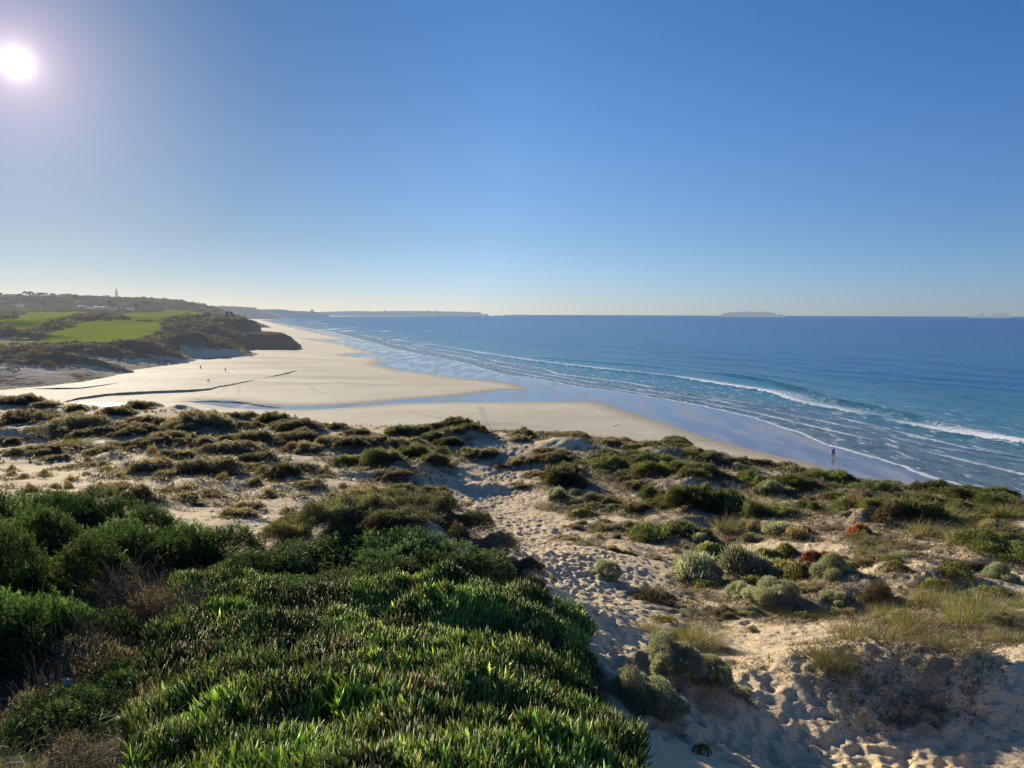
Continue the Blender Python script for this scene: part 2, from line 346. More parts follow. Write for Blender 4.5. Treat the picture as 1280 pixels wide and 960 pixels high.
# ---- detail raster: footprints and litter
RX0, RX1, RY0, RY1, CS = -46, 52, 3, 76, .045
NX, NY = int((RX1-RX0)/CS), int((RY1-RY0)/CS)
DET = np.zeros((NY, NX), np.float32); LIT = np.zeros((NY, NX), np.float32)
def stamp(A, x, y, sx, sy, rot, h, rim=0.):
    r = max(sx, sy)*2.6; i0, i1 = int((x-r-RX0)/CS), int((x+r-RX0)/CS)+1; j0, j1 = int((y-r-RY0)/CS), int((y+r-RY0)/CS)+1
    if i0 < 0 or j0 < 0 or i1 >= NX or j1 >= NY: return
    X, Y = np.meshgrid(RX0+np.arange(i0, i1)*CS-x, RY0+np.arange(j0, j1)*CS-y)
    c, s = math.cos(rot), math.sin(rot); u = (X*c+Y*s)/sx; v = (-X*s+Y*c)/sy; d = u*u+v*v
    A[j0:j1, i0:i1] += (h*np.exp(-d**1.3)-rim*np.exp(-((np.sqrt(d)-1.45)/.4)**2)).astype(np.float32)
PATH = [(560,75,1.5),(605,62,1.6),(640,52,2.0),(625,44,2.4),(600,38,3.2),(640,32,3.2),(685,25,3.0),(705,20,2.6),(735,15.5,2.0),(762,12.5,1.5),(785,10.2,1.0),(830,8.8,1.0),(900,8.3,1.2),(1050,8.6,1.0),(1250,8.9,1.0)]
pp = np.array([(atY(a, b), b, c) for a, b, c in PATH]); seg = np.r_[0, np.cumsum(np.hypot(np.diff(pp[:, 0]), np.diff(pp[:, 1])))]
def footmark(x, y, heading, k=1.0):
    stamp(DET, x, y, random.uniform(.05, .08)*k, random.uniform(.08, .14)*k, heading+random.gauss(0, .9), -random.uniform(.035, .10)*k, -random.uniform(.003, .009))
for i in range(13000):
    t = random.uniform(0, seg[-1]); c = [np.interp(t, seg, pp[:, j]) for j in range(3)]
    o = random.gauss(0, .5)*c[2]; o2 = random.gauss(0, .3)*c[2]
    footmark(c[0]+o, c[1]+o2, 0.5 if c[1] > 20 else .8)
for i in range(2200):      # sandy hollow at the lower right and open sand elsewhere
    y = random.uniform(7.5, 13); footmark(atY(random.uniform(760, 1300), y), y, random.uniform(0, 3))
for i in range(5000):
    y = math.exp(random.uniform(math.log(14), math.log(74))); footmark(atY(random.uniform(-40, 1320), y), y, random.uniform(0, 3))
for i in range(9000):      # scuffs and lumps
    y = math.exp(random.uniform(math.log(8), math.log(60))); stamp(DET, atY(random.uniform(300, 1300), y), y, random.uniform(.05, .2), random.uniform(.05, .2), 0, random.uniform(.01, .045))
for k, px, py, x, y, W, H, hr in rows:
    if W > .3: stamp(LIT, x, y, W*.85, W*.85, 0, 1.0)
for i in range(240):
    y = math.exp(random.uniform(math.log(10), math.log(74))); W = random.uniform(.2, 1.1); stamp(LIT, atY(random.uniform(-40, 1320), y), y, W, W, 0, .6)
def samp(A, x, y):
    fx = np.clip((np.asarray(x)-RX0)/CS, 0, NX-1.001); fy = np.clip((np.asarray(y)-RY0)/CS, 0, NY-1.001)
    i = fx.astype(int); j = fy.astype(int); u = fx-i; v = fy-j
    return (A[j, i]*(1-u)+A[j, i+1]*u)*(1-v)+(A[j+1, i]*(1-u)+A[j+1, i+1]*u)*v
def ground(x, y, detail=True):
    x = np.asarray(x, float); y = np.asarray(y, float)
    z = hummocks(x, y, Zb(x, y))
    far = sst(60, 100, y)
    z = z + fbm(x*.22, y*.22, 4, 1)*.28*sst(5, 14, y)*(1-.3*far) + (fbm(x*1.3, y*1.3, 3, 5)*.06 + np.abs(fbm(x*4, y*4, 2, 9))*.03)*(.6+.4*sst(10, 25, y))
    if detail: z = z + samp(DET, x, y)*(1-far)*(.34+.56*sst(11, 22, y))
    return z
def g1(x, y): return float(ground(np.array([x]), np.array([y]))[0])
nr, nc = 950, 1050
ls = np.exp(np.linspace(math.log(2.4), math.log(175), nr)); aa = np.linspace(-1.05, 1.0, nc)
Y, A = np.meshgrid(ls, aa, indexing='ij'); X = A*np.maximum(Y, 3.2)
Z = ground(X.ravel(), Y.ravel())
lit = samp(LIT, X.ravel(), Y.ravel())
# soil under the plants on the slope right below the camera
pxg = X.ravel()/Y.ravel()*F+640
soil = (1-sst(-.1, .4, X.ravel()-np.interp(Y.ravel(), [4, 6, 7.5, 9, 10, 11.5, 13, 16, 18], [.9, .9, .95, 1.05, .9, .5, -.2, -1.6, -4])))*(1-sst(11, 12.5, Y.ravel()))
s = NT('dune_sand')
n1 = s.noise(1.2, 6); n2 = s.noise(14, 5); n3 = s.noise(90, 3)
c = s.mix(n1, (.68, .53, .335), (.82, .66, .43)); c = s.mix(s.ss(n2, .35, .7), s.mul(c, (.86, .85, .83)), c)
sp = s.math('MULTIPLY', s.ss(n3, .62, .7), s.ss(s.noise(.7, 3), .45, .6)); c = s.mix(s.math('MULTIPLY', sp, .7), c, (.16, .12, .085))
lf = s.math('MULTIPLY', s.ss(s.math('ADD', s.fac('litter'), s.math('MULTIPLY', s.math('SUBTRACT', s.noise(3, 6), .5), 1.6)), .30, 1.05), .72)
c = s.mix(lf, c, s.mix(n2, (.12, .10, .065), (.28, .23, .155)))
c = s.mix(s.math('MULTIPLY', s.ss(s.noise(7., 5, rough=.7), .60, .68), s.ss(s.noise(.35, 3), .42, .6)), c, (.20, .165, .11))
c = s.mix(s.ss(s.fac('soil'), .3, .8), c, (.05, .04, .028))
hb = s.math('ADD', s.math('MULTIPLY', n2, .05), s.math('ADD', s.math('MULTIPLY', n3, .012), s.math('MULTIPLY', s.noise(5.5, 4, rough=.6), .045)))
M_dune = s.out(s.pr(c, .9, .15, s.bump(hb, .9, 1.0)))
me = mk_mesh('dune', np.c_[X.ravel(), Y.ravel(), Z], grid_faces(nr, nc), smooth=True, fattr={'litter': lit, 'soil': soil}, mats=[M_dune])
tag(link('dune_ground', me), kind='structure')

# ------------------------------------------------------------------ foliage prototypes
def diamonds(P, D, Ln, Wd, col):
    n = len(P); D = D/np.linalg.norm(D, axis=1, keepdims=True)
    u = np.cross(D, rng.normal(size=(n, 3))); u /= np.linalg.norm(u, axis=1, keepdims=True)
    w_ = np.cross(D, u)
    a = P; b = P+D*Ln[:, None]*.5+u*Wd[:, None]*.5; c = P+D*Ln[:, None]+w_*Ln[:, None]*.12; d = P+D*Ln[:, None]*.5-u*Wd[:, None]*.5
    V = np.stack([a, b, c, d], 1).reshape(-1, 3); q = np.arange(4*n).reshape(-1, 4)
    return V, q, np.repeat(col, 4, axis=0)
def blades(P, D, Ln, Wd, droop, col, ns=4):
    n = len(P); D = D/np.linalg.norm(D, axis=1, keepdims=True)
    side = np.cross(D, (0, 0, 1)); side += rng.normal(size=(n, 3))*.3; side /= np.linalg.norm(side, axis=1, keepdims=True)
    h = D.copy(); h[:, 2] = 0; V = []
    for i in range(ns+1):
        t = i/ns; c = P+D*(Ln*t)[:, None]+h*(droop*Ln*t*t)[:, None]*.8; c[:, 2] -= droop*Ln*t**2.2*.75
        wv = Wd*(1-t*.92)*.5
        V += [c-side*wv[:, None], c+side*wv[:, None]]
    V = np.stack(V, 1); k = 2*(ns+1); base = np.arange(n)[:, None, None]*k
    q = np.array([[2*i, 2*i+1, 2*i+3, 2*i+2] for i in range(ns)])[None]+base
    return V.reshape(-1, 3), q.reshape(-1, 4), np.repeat(col, k, axis=0)
def fingers(P, D, Ln, Wd, col, tipcol=None):
    n = len(P); D = D/np.linalg.norm(D, axis=1, keepdims=True)
    u = np.cross(D, rng.normal(size=(n, 3))); u /= np.linalg.norm(u, axis=1, keepdims=True); w_ = np.cross(D, u)
    up = np.array([0, 0, 1.]); V = []
    for t, s_ in ((0, .8), (.55, 1.0)):
        for k in range(3):
            a = 2*math.pi*k/3; V.append(P+D*(Ln*t)[:, None]+(u*math.cos(a)+w_*math.sin(a))*(Wd*s_*.5)[:, None])
    V.append(P+(D*1.0+up*.12)*Ln[:, None])
    V = np.stack(V, 1); b = np.arange(n)[:, None, None]*7
    q = (np.array([[0, 1, 4, 3], [1, 2, 5, 4], [2, 0, 3, 5]])[None]+b).reshape(-1, 4); t = (np.array([[3, 4, 6], [4, 5, 6], [5, 3, 6]])[None]+b).reshape(-1, 3)
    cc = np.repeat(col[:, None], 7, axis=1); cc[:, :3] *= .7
    if tipcol is not None: cc[:, 6] = tipcol
    return V.reshape(-1, 3), q, t, cc.reshape(-1, 3)
def pal(n, cols, wts, jit=.15):
    cols = np.array(cols); i = rng.choice(len(cols), n, p=np.array(wts)/sum(wts)); return cols[i]*(1+rng.normal(size=(n, 1))*jit).clip(.4, 1.8)
def lobes(W, H, K, lo=.2, hi=.36):
    Ls = []
    for i in range(K):
        a = rng.uniform(0, 2*math.pi); r = math.sqrt(rng.uniform(0, 1))*W*.42; R_ = W*rng.uniform(lo, hi)*.62
        x, y = r*math.cos(a), r*math.sin(a)*.8; top = H*(1-(r/(W*.56))**2)*rng.uniform(.5, 1.2)
        rz = min(max(top*.6, H*.25), R_*1.4); Ls.append((x, y, max(top-rz, -.1*H), R_, rz))
    return Ls
def surf_points(Ls, n, thick=.25):
    Ls = np.array(Ls); P = []; N = []; ID = []; tot = 0
    wts = Ls[:, 3]**2; wts /= wts.sum()
    while tot < n:
        m = int(n*1.5); i = rng.choice(len(Ls), m, p=wts); d = rng.normal(size=(m, 3)); d[:, 2] = np.abs(d[:, 2])*1.0-.35; d /= np.linalg.norm(d, axis=1, keepdims=True)
        rr = 1-thick*rng.random(m)**1.6+rng.random(m)*.06
        p = np.c_[Ls[i, 0]+d[:, 0]*Ls[i, 3]*rr, Ls[i, 1]+d[:, 1]*Ls[i, 3]*rr, Ls[i, 2]+d[:, 2]*Ls[i, 4]*rr]
        ok = p[:, 2] > -.03
        for L_ in Ls:
            q = ((p[:, 0]-L_[0])/L_[3])**2+((p[:, 1]-L_[1])/L_[3])**2+((p[:, 2]-L_[2])/L_[4])**2
            ok &= q > .45
        P.append(p[ok]); N.append(d[ok]); ID.append(i[ok]); tot += ok.sum()
        if len(P) > 6: break
    return np.concatenate(P)[:n], np.concatenate(N)[:n], np.concatenate(ID)[:n]
PAL = dict(
 scrub=([(.165,.148,.112),(.235,.20,.15),(.11,.105,.078),(.35,.30,.22)], [4, 3, 3, 1.4]),
 darkscrub=([(.11,.125,.07),(.155,.155,.09),(.08,.09,.05)], [4, 3, 3]),
 green=([(.115,.145,.06),(.16,.18,.075),(.075,.10,.045),(.27,.25,.13)], [4, 3, 3, .8]),
 silver=([(.34,.37,.31),(.28,.30,.25),(.46,.49,.43),(.16,.17,.13)], [4, 3, 2, 2]),
 twiggy=([(.10,.085,.055),(.17,.14,.10),(.06,.055,.035)], [4, 2, 2]),
 tuft=([(.20,.18,.11),(.32,.27,.17),(.13,.12,.08)], [3, 2, 3]),
 juniper=([(.060,.115,.045),(.085,.15,.055),(.038,.075,.032),(.14,.19,.075)], [4, 4, 3, 1]))
def mat_bush(kind, W, H, n, ll, lw):
    sx, sy, fr = rng.uniform(0, 200), rng.uniform(0, 200), 1/max(.42, W*.16)
    m = n*2; r_ = np.sqrt(rng.random(m))*1.25; a = rng.uniform(0, 2*math.pi, m); x = r_*np.cos(a); y = r_*np.sin(a)
    f = 1-r_+fbm(x*1.6+sx, y*1.6+sy, 3)*.75; X_, Y_ = x*W*.5, y*W*.42
    bmp = .5*vn(X_*fr+sx, Y_*fr+sy)+.3*vn(X_*fr*2.3+sy, Y_*fr*2.3+sx)+.2*vn(X_*fr*5, Y_*fr*5)
    hole = vn(X_*fr*.8+7, Y_*fr*.8+sx)
    keep = (f > .0) & (rng.random(m) < np.clip(f*1.9, .05, 1)*(.35+.9*bmp)*np.where(hole < .22, .25, 1.)); x, y, f, bmp, X_, Y_ = [v[keep][:n] for v in (x, y, f, bmp, X_, Y_)]; m = len(x)
    h = H*np.clip(f*1.9, 0, 1)**.7*(.15+1.25*bmp); u = rng.random(m)**.55
    P = np.c_[X_, Y_, h*u-.03]
    D = np.c_[x*.5, y*.5, np.full(m, .75)]+rng.normal(size=(m, 3))*.5
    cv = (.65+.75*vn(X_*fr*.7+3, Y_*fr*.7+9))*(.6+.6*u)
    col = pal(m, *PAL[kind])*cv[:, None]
    dead = vn(X_*fr*.6+sy, Y_*fr*.6+31) > .72; col[dead] = col[dead].mean(1, keepdims=True)*np.array([1.25, 1.0, .75])
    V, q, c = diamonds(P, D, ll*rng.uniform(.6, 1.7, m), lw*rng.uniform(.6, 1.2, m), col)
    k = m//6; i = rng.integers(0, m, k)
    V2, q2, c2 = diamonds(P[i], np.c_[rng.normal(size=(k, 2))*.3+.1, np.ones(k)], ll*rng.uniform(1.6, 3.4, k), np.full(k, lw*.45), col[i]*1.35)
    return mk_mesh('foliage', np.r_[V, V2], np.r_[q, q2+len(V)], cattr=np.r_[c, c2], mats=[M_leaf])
def bush_mesh(kind, W, H, n, ll, lw, seed, K=None, zscale=1):
    if kind in ('scrub', 'green', 'darkscrub', 'tuft'): return mat_bush(kind, W, H*1.15, n, ll, lw)
    Ls = lobes(W, H, K or int(9+W*3), *( (.16,.3) if W > 2 else (.24, .42)))
    P, N, ID = surf_points(Ls, n, .4); m = len(P)
    up = np.array([0, 0, 1.])
    D = N*(1.1 if kind == 'silver' else .7)+up*(.25 if kind == 'silver' else .6)+rng.normal(size=(m, 3))*.5
    lobv = (1+rng.normal(size=len(Ls))*.22)[ID][:, None]
    col = pal(m, *PAL[kind])*lobv.clip(.5, 1.6)
    Ln = ll*rng.uniform(.6, 1.5, m); Wd = lw*rng.uniform(.7, 1.3, m)
    V, q, c = diamonds(P, D, Ln, Wd, col)
    # shoots that stick out of the outline
    k = n//(40 if kind == 'silver' else 7); i = rng.integers(0, m, k); Ln2 = ll*rng.uniform(1.6, 3.6, k)
    V2, q2, c2 = diamonds(P[i], N[i]*.5+up*1.0+rng.normal(size=(k, 3))*.3, Ln2, np.full(k, lw*.6), col[i]*1.25)
    return mk_mesh('foliage', np.r_[V, V2], np.r_[q, q2+len(V)], cattr=np.r_[c, c2], mats=[M_leaf])
def twig_mesh(W, H, n, r=.008, mat=None, bare=False):
    b = MB()
    for i in range(n):
        a = rng.uniform(0, 2*math.pi); o = W*.1*rng.random(); e = W*.48*math.sqrt(rng.random()); h = H*rng.uniform(.55, 1.0 if not bare else 1.25)*(1-(e/(W*.6))**2)
        p0 = np.array((o*math.cos(a), o*math.sin(a), 0)); p2 = np.array((e*math.cos(a), e*math.sin(a), max(h, .05))); p1 = (p0+p2)/2+rng.normal(size=3)*W*.06
        b.add(*tube([p0, p1, p2], [r, r*.7, r*.25], 4))
        if bare:
            for j in range(3):
                s0 = p1+(p2-p1)*rng.random(); b.add(*tube([s0, s0+(p2-p0)*.25+rng.normal(size=3)*W*.09], [r*.5, r*.2], 3))
    return b.mesh('branches', mat or M_twig)
def grass_mesh(W, H, n, cols, wts, spread=1.0, ww=.006):
    r = np.sqrt(rng.random(n))*W*.42; a = rng.uniform(0, 2*math.pi, n)
    P = np.c_[r*np.cos(a), r*np.sin(a)*.85, np.zeros(n)-.02]
    D = np.c_[np.cos(a)*r/W*1.6*spread, np.sin(a)*r/W*1.6*spread, np.ones(n)]+rng.normal(size=(n, 3))*np.array([.28, .28, .1])+np.array([.22, -.10, 0])
    V, q, c = blades(P, D, H*rng.uniform(.6, 1.35, n), np.full(n, ww)*rng.uniform(.6, 1.4, n), rng.uniform(.15, .75, n), pal(n, cols, wts))
    return mk_mesh('blades', V, q, cattr=c, mats=[M_grass])
def ice_mesh(W, H, n, cols, wts, ll=.085, lw=.014, dome=True):
    r = np.sqrt(rng.random(n)); a = rng.uniform(0, 2*math.pi, n); k = 1+.25*np.sin(a*3+1)+.15*np.sin(a*5)
    x = r*np.cos(a)*W*.45*k; y = r*np.sin(a)*W*.4*k; z = H*.8*(1-r**2)*(.75+.5*vn(x*4/W+9, y*4/W+3))
    D = np.c_[np.cos(a)*r*.6, np.sin(a)*r*.6, np.full(n, .85)]+rng.normal(size=(n, 3))*.4
    V, q, t, c = fingers(np.c_[x, y, z-.02], D, ll*rng.uniform(.6, 1.3, n), lw*rng.uniform(.8, 1.2, n), pal(n, cols, wts))
    return mk_mesh('leaves', V, q, t, cattr=c, mats=[M_ice])
GC = dict(cols=[(.17,.18,.075),(.27,.23,.12),(.10,.125,.045),(.36,.31,.19)], wts=[4, 3, 3, 1.5])
ICG = ([(.24,.32,.07),(.40,.42,.08),(.58,.42,.08),(.14,.19,.055)], [4, 4, 2, 2])
ICR = ([(.66,.30,.07),(.55,.18,.09),(.55,.36,.08),(.24,.20,.06)], [4, 2, 2, 2])
PROTO = {}
def protos(kind, cls):
    k = (kind, cls)
    if k in PROTO: return PROTO[k]
    out = []; nv = 4 if cls != 'L' else 3
    for v in range(nv):
        W = {'S': 1., 'M': 2.5, 'L': 4.6, 'N': 1.2, 'NL': 2.4}[cls]
        if kind in ('scrub', 'darkscrub', 'green', 'silver', 'tuft', 'twiggy'):
            H = W*.42
            n, ll, lw = {'S': (4200, .09, .028), 'M': (17000, .12, .036), 'L': (42000, .13, .042), 'N': (22000, .045, .013), 'NL': (55000, .05, .015)}[cls]
            if kind == 'tuft': n = int(n*.35)
            if kind == 'twiggy': n = int(n*.25)
            if kind == 'silver': lw *= .8; n = int(n*1.2)
            out.append((bush_mesh(kind, W, H, n, ll, lw, v), twig_mesh(W, H, 50 if kind != 'twiggy' else 130, .008 if cls in ('N', 'S') else .014, bare=kind == 'twiggy'), W, H))
        elif kind == 'grassy':
            H = W*.42; n = {'S': 500, 'M': 1500, 'L': 4000, 'N': 900, 'NL': 2000}[cls]
            out.append((grass_mesh(W, H*1.25, n, ww={'S': .012, 'M': .026, 'L': .035, 'N': .006, 'NL': .008}[cls], **GC), None, W, H))
        elif kind in ('ice', 'icered'):
            H = W*.3; n = {'S': 900, 'M': 2600, 'L': 5000, 'N': 1500, 'NL': 3800}[cls]
            c = ICG if kind == 'ice' else ICR
            out.append((ice_mesh(W, H, n, *c, ll={'S': .1, 'M': .15, 'L': .2, 'N': .075, 'NL': .08}[cls], lw={'S': .03, 'M': .045, 'L': .06, 'N': .014, 'NL': .015}[cls]), None, W, H))
    PROTO[k] = out; return out
DESC = dict(scrub=('grey-olive scrub bush', 'bush', 'dune_shrub'), darkscrub=('very dark green domed bush', 'bush', 'dune_shrub'), green=('dark green matted shrub', 'shrub', 'low_shrub'),
  silver=('silvery grey-green bush', 'bush', 'silver_bush'), twiggy=('bare brown twiggy bush', 'bush', 'twiggy_bush'), tuft=('sparse dry brown tuft', 'plant', 'dry_tuft'),
  grassy=('clump of bent straw-green grass', 'grass clump', 'grass_clump'), ice=('yellow-green succulent patch', 'succulent', 'succulent_patch'), icered=('orange-red succulent patch', 'succulent', 'succulent_patch'))
def zone(px, py, y):
    side = 'far left' if px < 130 else 'left' if px < 290 else 'left of centre' if px < 430 else 'left of the footpath' if px < 600 else 'beside the footpath' if px < 740 else 'right of the footpath' if px < 900 else 'right' if px < 1070 else 'far right'
    dep = 'on crest' if y > 58 or (px > 860 and y > 44) else 'behind mid-dune' if y > 42 else 'halfway down' if y > 27 else 'on nearer sand' if y > 16 else 'close to camera'
    return dep+', '+side
placed = []
for k, px, py, x, y, W, H, hr in rows:
    cls = ('NL' if W > 1.9 else 'N') if y < 21 else 'S' if W < 1.6 else 'M' if W < 3.4 else 'L'
    if k in ('twiggy', 'tuft') and cls == 'L': cls = 'M'
    fm, bm, PW, PH = protos(k, cls)[random.randrange(len(protos(k, cls)))]
    sc = W/PW*1.12; sz = max(H*1.1, .12)/PH
    z = g1(x, y) - .04*W
    name = DESC[k][2]; rz = random.uniform(0, 6.28) if k != 'grassy' else random.uniform(-.5, .5)
    if y < 32 and bm is not None:
        o = empty(name, (x, y, z), rz); o.scale = (sc, sc, sz); link('foliage', fm, o); link('branches', bm, o)
    else:
        o = link(name, fm); o.location = (x, y, z); o.rotation_euler = (0, 0, rz); o.scale = (sc, sc, sz)
    size = 'tiny' if W < .7 else 'small' if W < 1.5 else 'medium-sized' if W < 3 else 'broad'
    placed.append((o, k, size, zone(px, py, y), px, py))
buckets = {}
for p in placed: buckets.setdefault((p[1], p[2], p[3]), []).append(p)
ORD = ['leftmost']+[w_+' from left' for w_ in 'second third fourth fifth sixth seventh eighth ninth tenth eleventh twelfth thirteenth fourteenth fifteenth sixteenth seventeenth eighteenth nineteenth twentieth'.split()]
for (k, size, zn), L_ in buckets.items():
    L_.sort(key=lambda p: p[4]); n = len(L_)
    for i, p in enumerate(L_):
        pre = '' if n == 1 else (['left one: ', 'right one: '][i] if n == 2 else ('rightmost: ' if i == n-1 else ORD[i]+': '))
        tag(p[0], pre+size+' '+DESC[k][0]+' '+zn, DESC[k][1], {'grassy': 'grass clumps on the dune', 'ice': 'succulent patches on the dune', 'icered': 'succulent patches on the dune', 'tuft': 'dry tufts on the dune sand'}.get(k, DESC[k][0]+'es on the dune' if k != 'green' else 'dark green shrubs on the dune'))

# ------------------------------------------------------------------ foreground junipers and scrub mound
def juniper_mesh(W, H, ns, nl, cols):
    Ls = lobes(W, H, 16, .22, .4); P, N, ID = surf_points(Ls, ns, .3); m = len(P); up = np.array([0, 0, 1.])
    A_ = N*.8+up*.5+rng.normal(size=(m, 3))*.3; A_ /= np.linalg.norm(A_, axis=1, keepdims=True); SL = rng.uniform(.08, .17, m)
    t = rng.random((m, nl)); pos = P[:, None]+A_[:, None]*(t*SL[:, None])[..., None]
    D = A_[:, None]*.8+rng.normal(size=(m, nl, 3))*.45
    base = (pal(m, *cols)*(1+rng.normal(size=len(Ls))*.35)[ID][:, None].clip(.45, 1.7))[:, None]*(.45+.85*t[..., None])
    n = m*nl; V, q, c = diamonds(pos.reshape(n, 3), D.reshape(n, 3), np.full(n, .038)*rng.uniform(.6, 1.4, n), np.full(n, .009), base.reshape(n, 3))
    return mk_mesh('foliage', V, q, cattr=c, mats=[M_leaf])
JP = [(juniper_mesh(1.5, .75, 2600, 17, PAL['juniper']), twig_mesh(1.5, .6, 60, .009)) for _ in range(3)]
SP = [(bush_mesh(kk_, 1.5, .5, 30000, .045, .011, 0, 16), twig_mesh(1.5, .5, 160, .005, bare=True)) for kk_ in ('darkscrub', 'darkscrub', 'scrub')]
TP = [(bush_mesh('scrub', 1.4, .5, 5000, .035, .008, 0, 14), twig_mesh(1.4, .7, 240, .0045, bare=True)) for _ in range(2)]
def near_bush(name, protos_, px, y, W, H, label, cat, group, i):
    x = atY(px, y); fm, bm = protos_[i % len(protos_)]
    o = empty(name, (x, y, g1(x, y)-.06), random.uniform(0, 6.28)); o.scale = (W/1.5, W/1.5, H/.7)
    link('foliage', fm, o); link('branches', bm, o); tag(o, label, cat, group); return o
J = [ # column, distance, width, height
 (-60,14,2.2,1.0),(20,15.5,2.2,.9),(95,15.5,2.0,.9),(160,14.6,1.9,.8),(225,14,1.7,.7),(0,12.4,2.0,.9),(70,12.6,1.9,.9),(140,12.2,1.8,.85),(200,12.2,1.6,.7),(270,12.4,1.7,.6),(310,11.2,1.5,.5),
 (-70,10.6,1.8,.9),(0,10,1.7,.9),(75,10.2,1.6,.8),(380,11.4,1.6,.5),(440,11.8,1.7,.5),(500,11.3,1.6,.5),(560,10.9,1.5,.45),(420,10,1.4,.4),(490,10.1,1.4,.4),(350,9.9,1.3,.42),(605,11.5,1.1,.4),(-60,8.2,1.4,.8),(20,8.3,1.3,.75),(100,8.3,1.1,.5),(40,6.3,1.0,.4),(130,7.2,.9,.35)]
J.sort(key=lambda a: (a[1] > 11.3, a[0]))
pos_words = ['low at the left edge', 'beside the dead twigs', 'in front of the brown scrub', 'behind the bright succulents']
for i, (px, y, W, H) in enumerate(J):
    left = px < 330
    row = 'back row' if y > 13.5 else 'second row' if y > 11.8 else 'third row' if y > 9.5 else 'front row'
    near_bush('juniper_shrub', JP, px, y, W, H, None, 'juniper', 'feathery green shrubs on the slope below the camera', i)
    o = COL.objects[-1]; J[i] = (J[i], left, row)
jun = [o for o in COL.objects if o.name.startswith('juniper_shrub')]
bk = {}
for o, (q, left, row) in zip(jun, J): bk.setdefault((left, row), []).append((q[0], o))
for (left, row), L_ in bk.items():
    L_.sort(key=lambda a: a[0]); n = len(L_)
    for i, (px, o) in enumerate(L_):
        pre = '' if n == 1 else ('rightmost ' if i == n-1 else ORD[i].replace(' from left', '')+' from left ' if i else 'leftmost ')
        o['label'] = pre+'feathery green shrub in the '+row+(' of the left-hand thicket' if left else ' behind the bright succulent carpet')
for i, (px, y, W, H, lb) in enumerate([(372,13.6,1.6,.45,'olive scrub at the left foot of the near mound beside the sand'),(400,14.5,1.9,.55,'olive-brown scrub on the left shoulder of the near mound'),(455,15,1.9,.6,'olive-brown scrub on top of the near mound'),(510,14.2,1.8,.5,'brown scrub on the right shoulder of the near mound'),
    (560,13.6,1.6,.45,'brown scrub running down from the near mound to the path'),(600,13,1.3,.4,'low brown scrub at the path edge below the near mound'),(430,13.1,1.7,.5,'dark scrub on the front slope of the near mound'),
    (500,12.8,1.6,.45,'greyish scrub in the front middle of the near mound'),(640,12.6,1.0,.3,'last small brown scrub beside the footpath bend')]):
    near_bush('scrub_bush', SP, px, y, W, H, lb, 'bush', 'brown scrub on the near mound', i)
for i, (px, y, W, H, lb) in enumerate([(150,9.2,1.6,.75,'dead grey-brown twig bush among the green shrubs, upper one'),(95,7.6,1.3,.6,'dead dark twig bush in the shade at the left'),(215,8.9,1.3,.55,'dead twig bush touching the bright succulent carpet'),
    (30,6.4,1.1,.45,'dead dark twigs low at the left edge'),(150,5.6,.8,.25,'dead tangled twigs in the lower left shade'),(330,11.9,1.1,.4,'dead twig bush between two green shrubs'),(60,5.2,.9,.3,'dead twigs in the bottom left corner')]):
    near_bush('dead_bush', TP, px, y, W, H, lb, 'dead bush', 'dead twig bushes on the near slope', i)

# ------------------------------------------------------------------ succulent carpet right below the camera (ground cover)
def in_poly(x, y, P):
    x = np.asarray(x, float); y = np.asarray(y, float); c = np.zeros(x.shape, bool); n = len(P)
    for i in range(n):
        x0, y0 = P[i]; x1, y1 = P[(i+1) % n]
        if y0 == y1: continue
        m = ((y0 > y) != (y1 > y)) & (x < (x1-x0)*(y-y0)/(y1-y0)+x0); c ^= m
    return c
MAT_PX = [(150,1100),(165,930),(180,850),(215,780),(225,735),(280,720),(345,760),(430,745),(470,755),(560,745),(640,752),(700,760),(745,785),(752,800),(728,820),(742,850),(735,885),(765,925),(800,960),(820,1100)]
N0 = 120000
px_ = rng.uniform(140, 840, N0*3); yy = np.sqrt(rng.uniform(2.9**2, 10.5**2, N0*3)); xx = (px_-640)/F*yy
zz = hummocks(xx, yy, Zb(xx, yy))
cp, sp_ = math.cos(PITCH), math.sin(PITCH); dz = zz-CAMZ; dep = yy*cp-dz*sp_; vv = (yy*sp_+dz*cp)/dep
PX = 640+F*xx/dep; PY = 480-F*vv
ok = in_poly(PX, PY, MAT_PX)
thin = vn(xx*2.2, yy*2.2, 3)*.55+vn(xx*7, yy*7, 4)*.45 > .36
dens = rng.random(len(xx)) < .42
ok &= (thin | (rng.random(len(xx)) < .06)) & dens
xx, yy = xx[ok], yy[ok]; n = len(xx)
xx += fbm(xx*9, yy*9, 1, 2)*.04
mh = .03+.34*vn(xx*1.6, yy*1.6, 8)+.08*vn(xx*5, yy*5, 11)
NL = 6; nc_ = n//3; sel = rng.choice(n, nc_, replace=False); xx, yy, mh = [np.repeat(v[sel], NL) for v in (xx, yy, mh)]; n = len(xx)
ca = np.tile(np.arange(NL)*2.4, nc_)+np.repeat(rng.uniform(0, 6.28, nc_), NL); tilt = np.tile(np.linspace(.15, .95, NL), nc_)*rng.uniform(.7, 1.2, n)
lean = np.c_[fbm(xx*1.5, yy*1.5, 2, 21)*1.0+.15, fbm(xx*1.5, yy*1.5, 2, 33)]+np.repeat(rng.normal(size=(nc_, 2))*.3, NL, 0)
hh_ = np.repeat(rng.random(nc_), NL)
D = np.c_[np.cos(ca)*tilt+lean[:, 0]*.8, np.sin(ca)*tilt+lean[:, 1]*.8, np.full(n, .9)]
P = np.c_[xx+np.cos(ca)*.008, yy+np.sin(ca)*.008, ground(xx, yy)+mh*(.35+.65*hh_)-.02*tilt]
cl = vn(xx*1.8, yy*1.8, 14)[:, None]
brown = np.repeat(rng.random(nc_), NL) < .02+.16*(vn(xx*1.1, yy*1.1, 60) > .72)
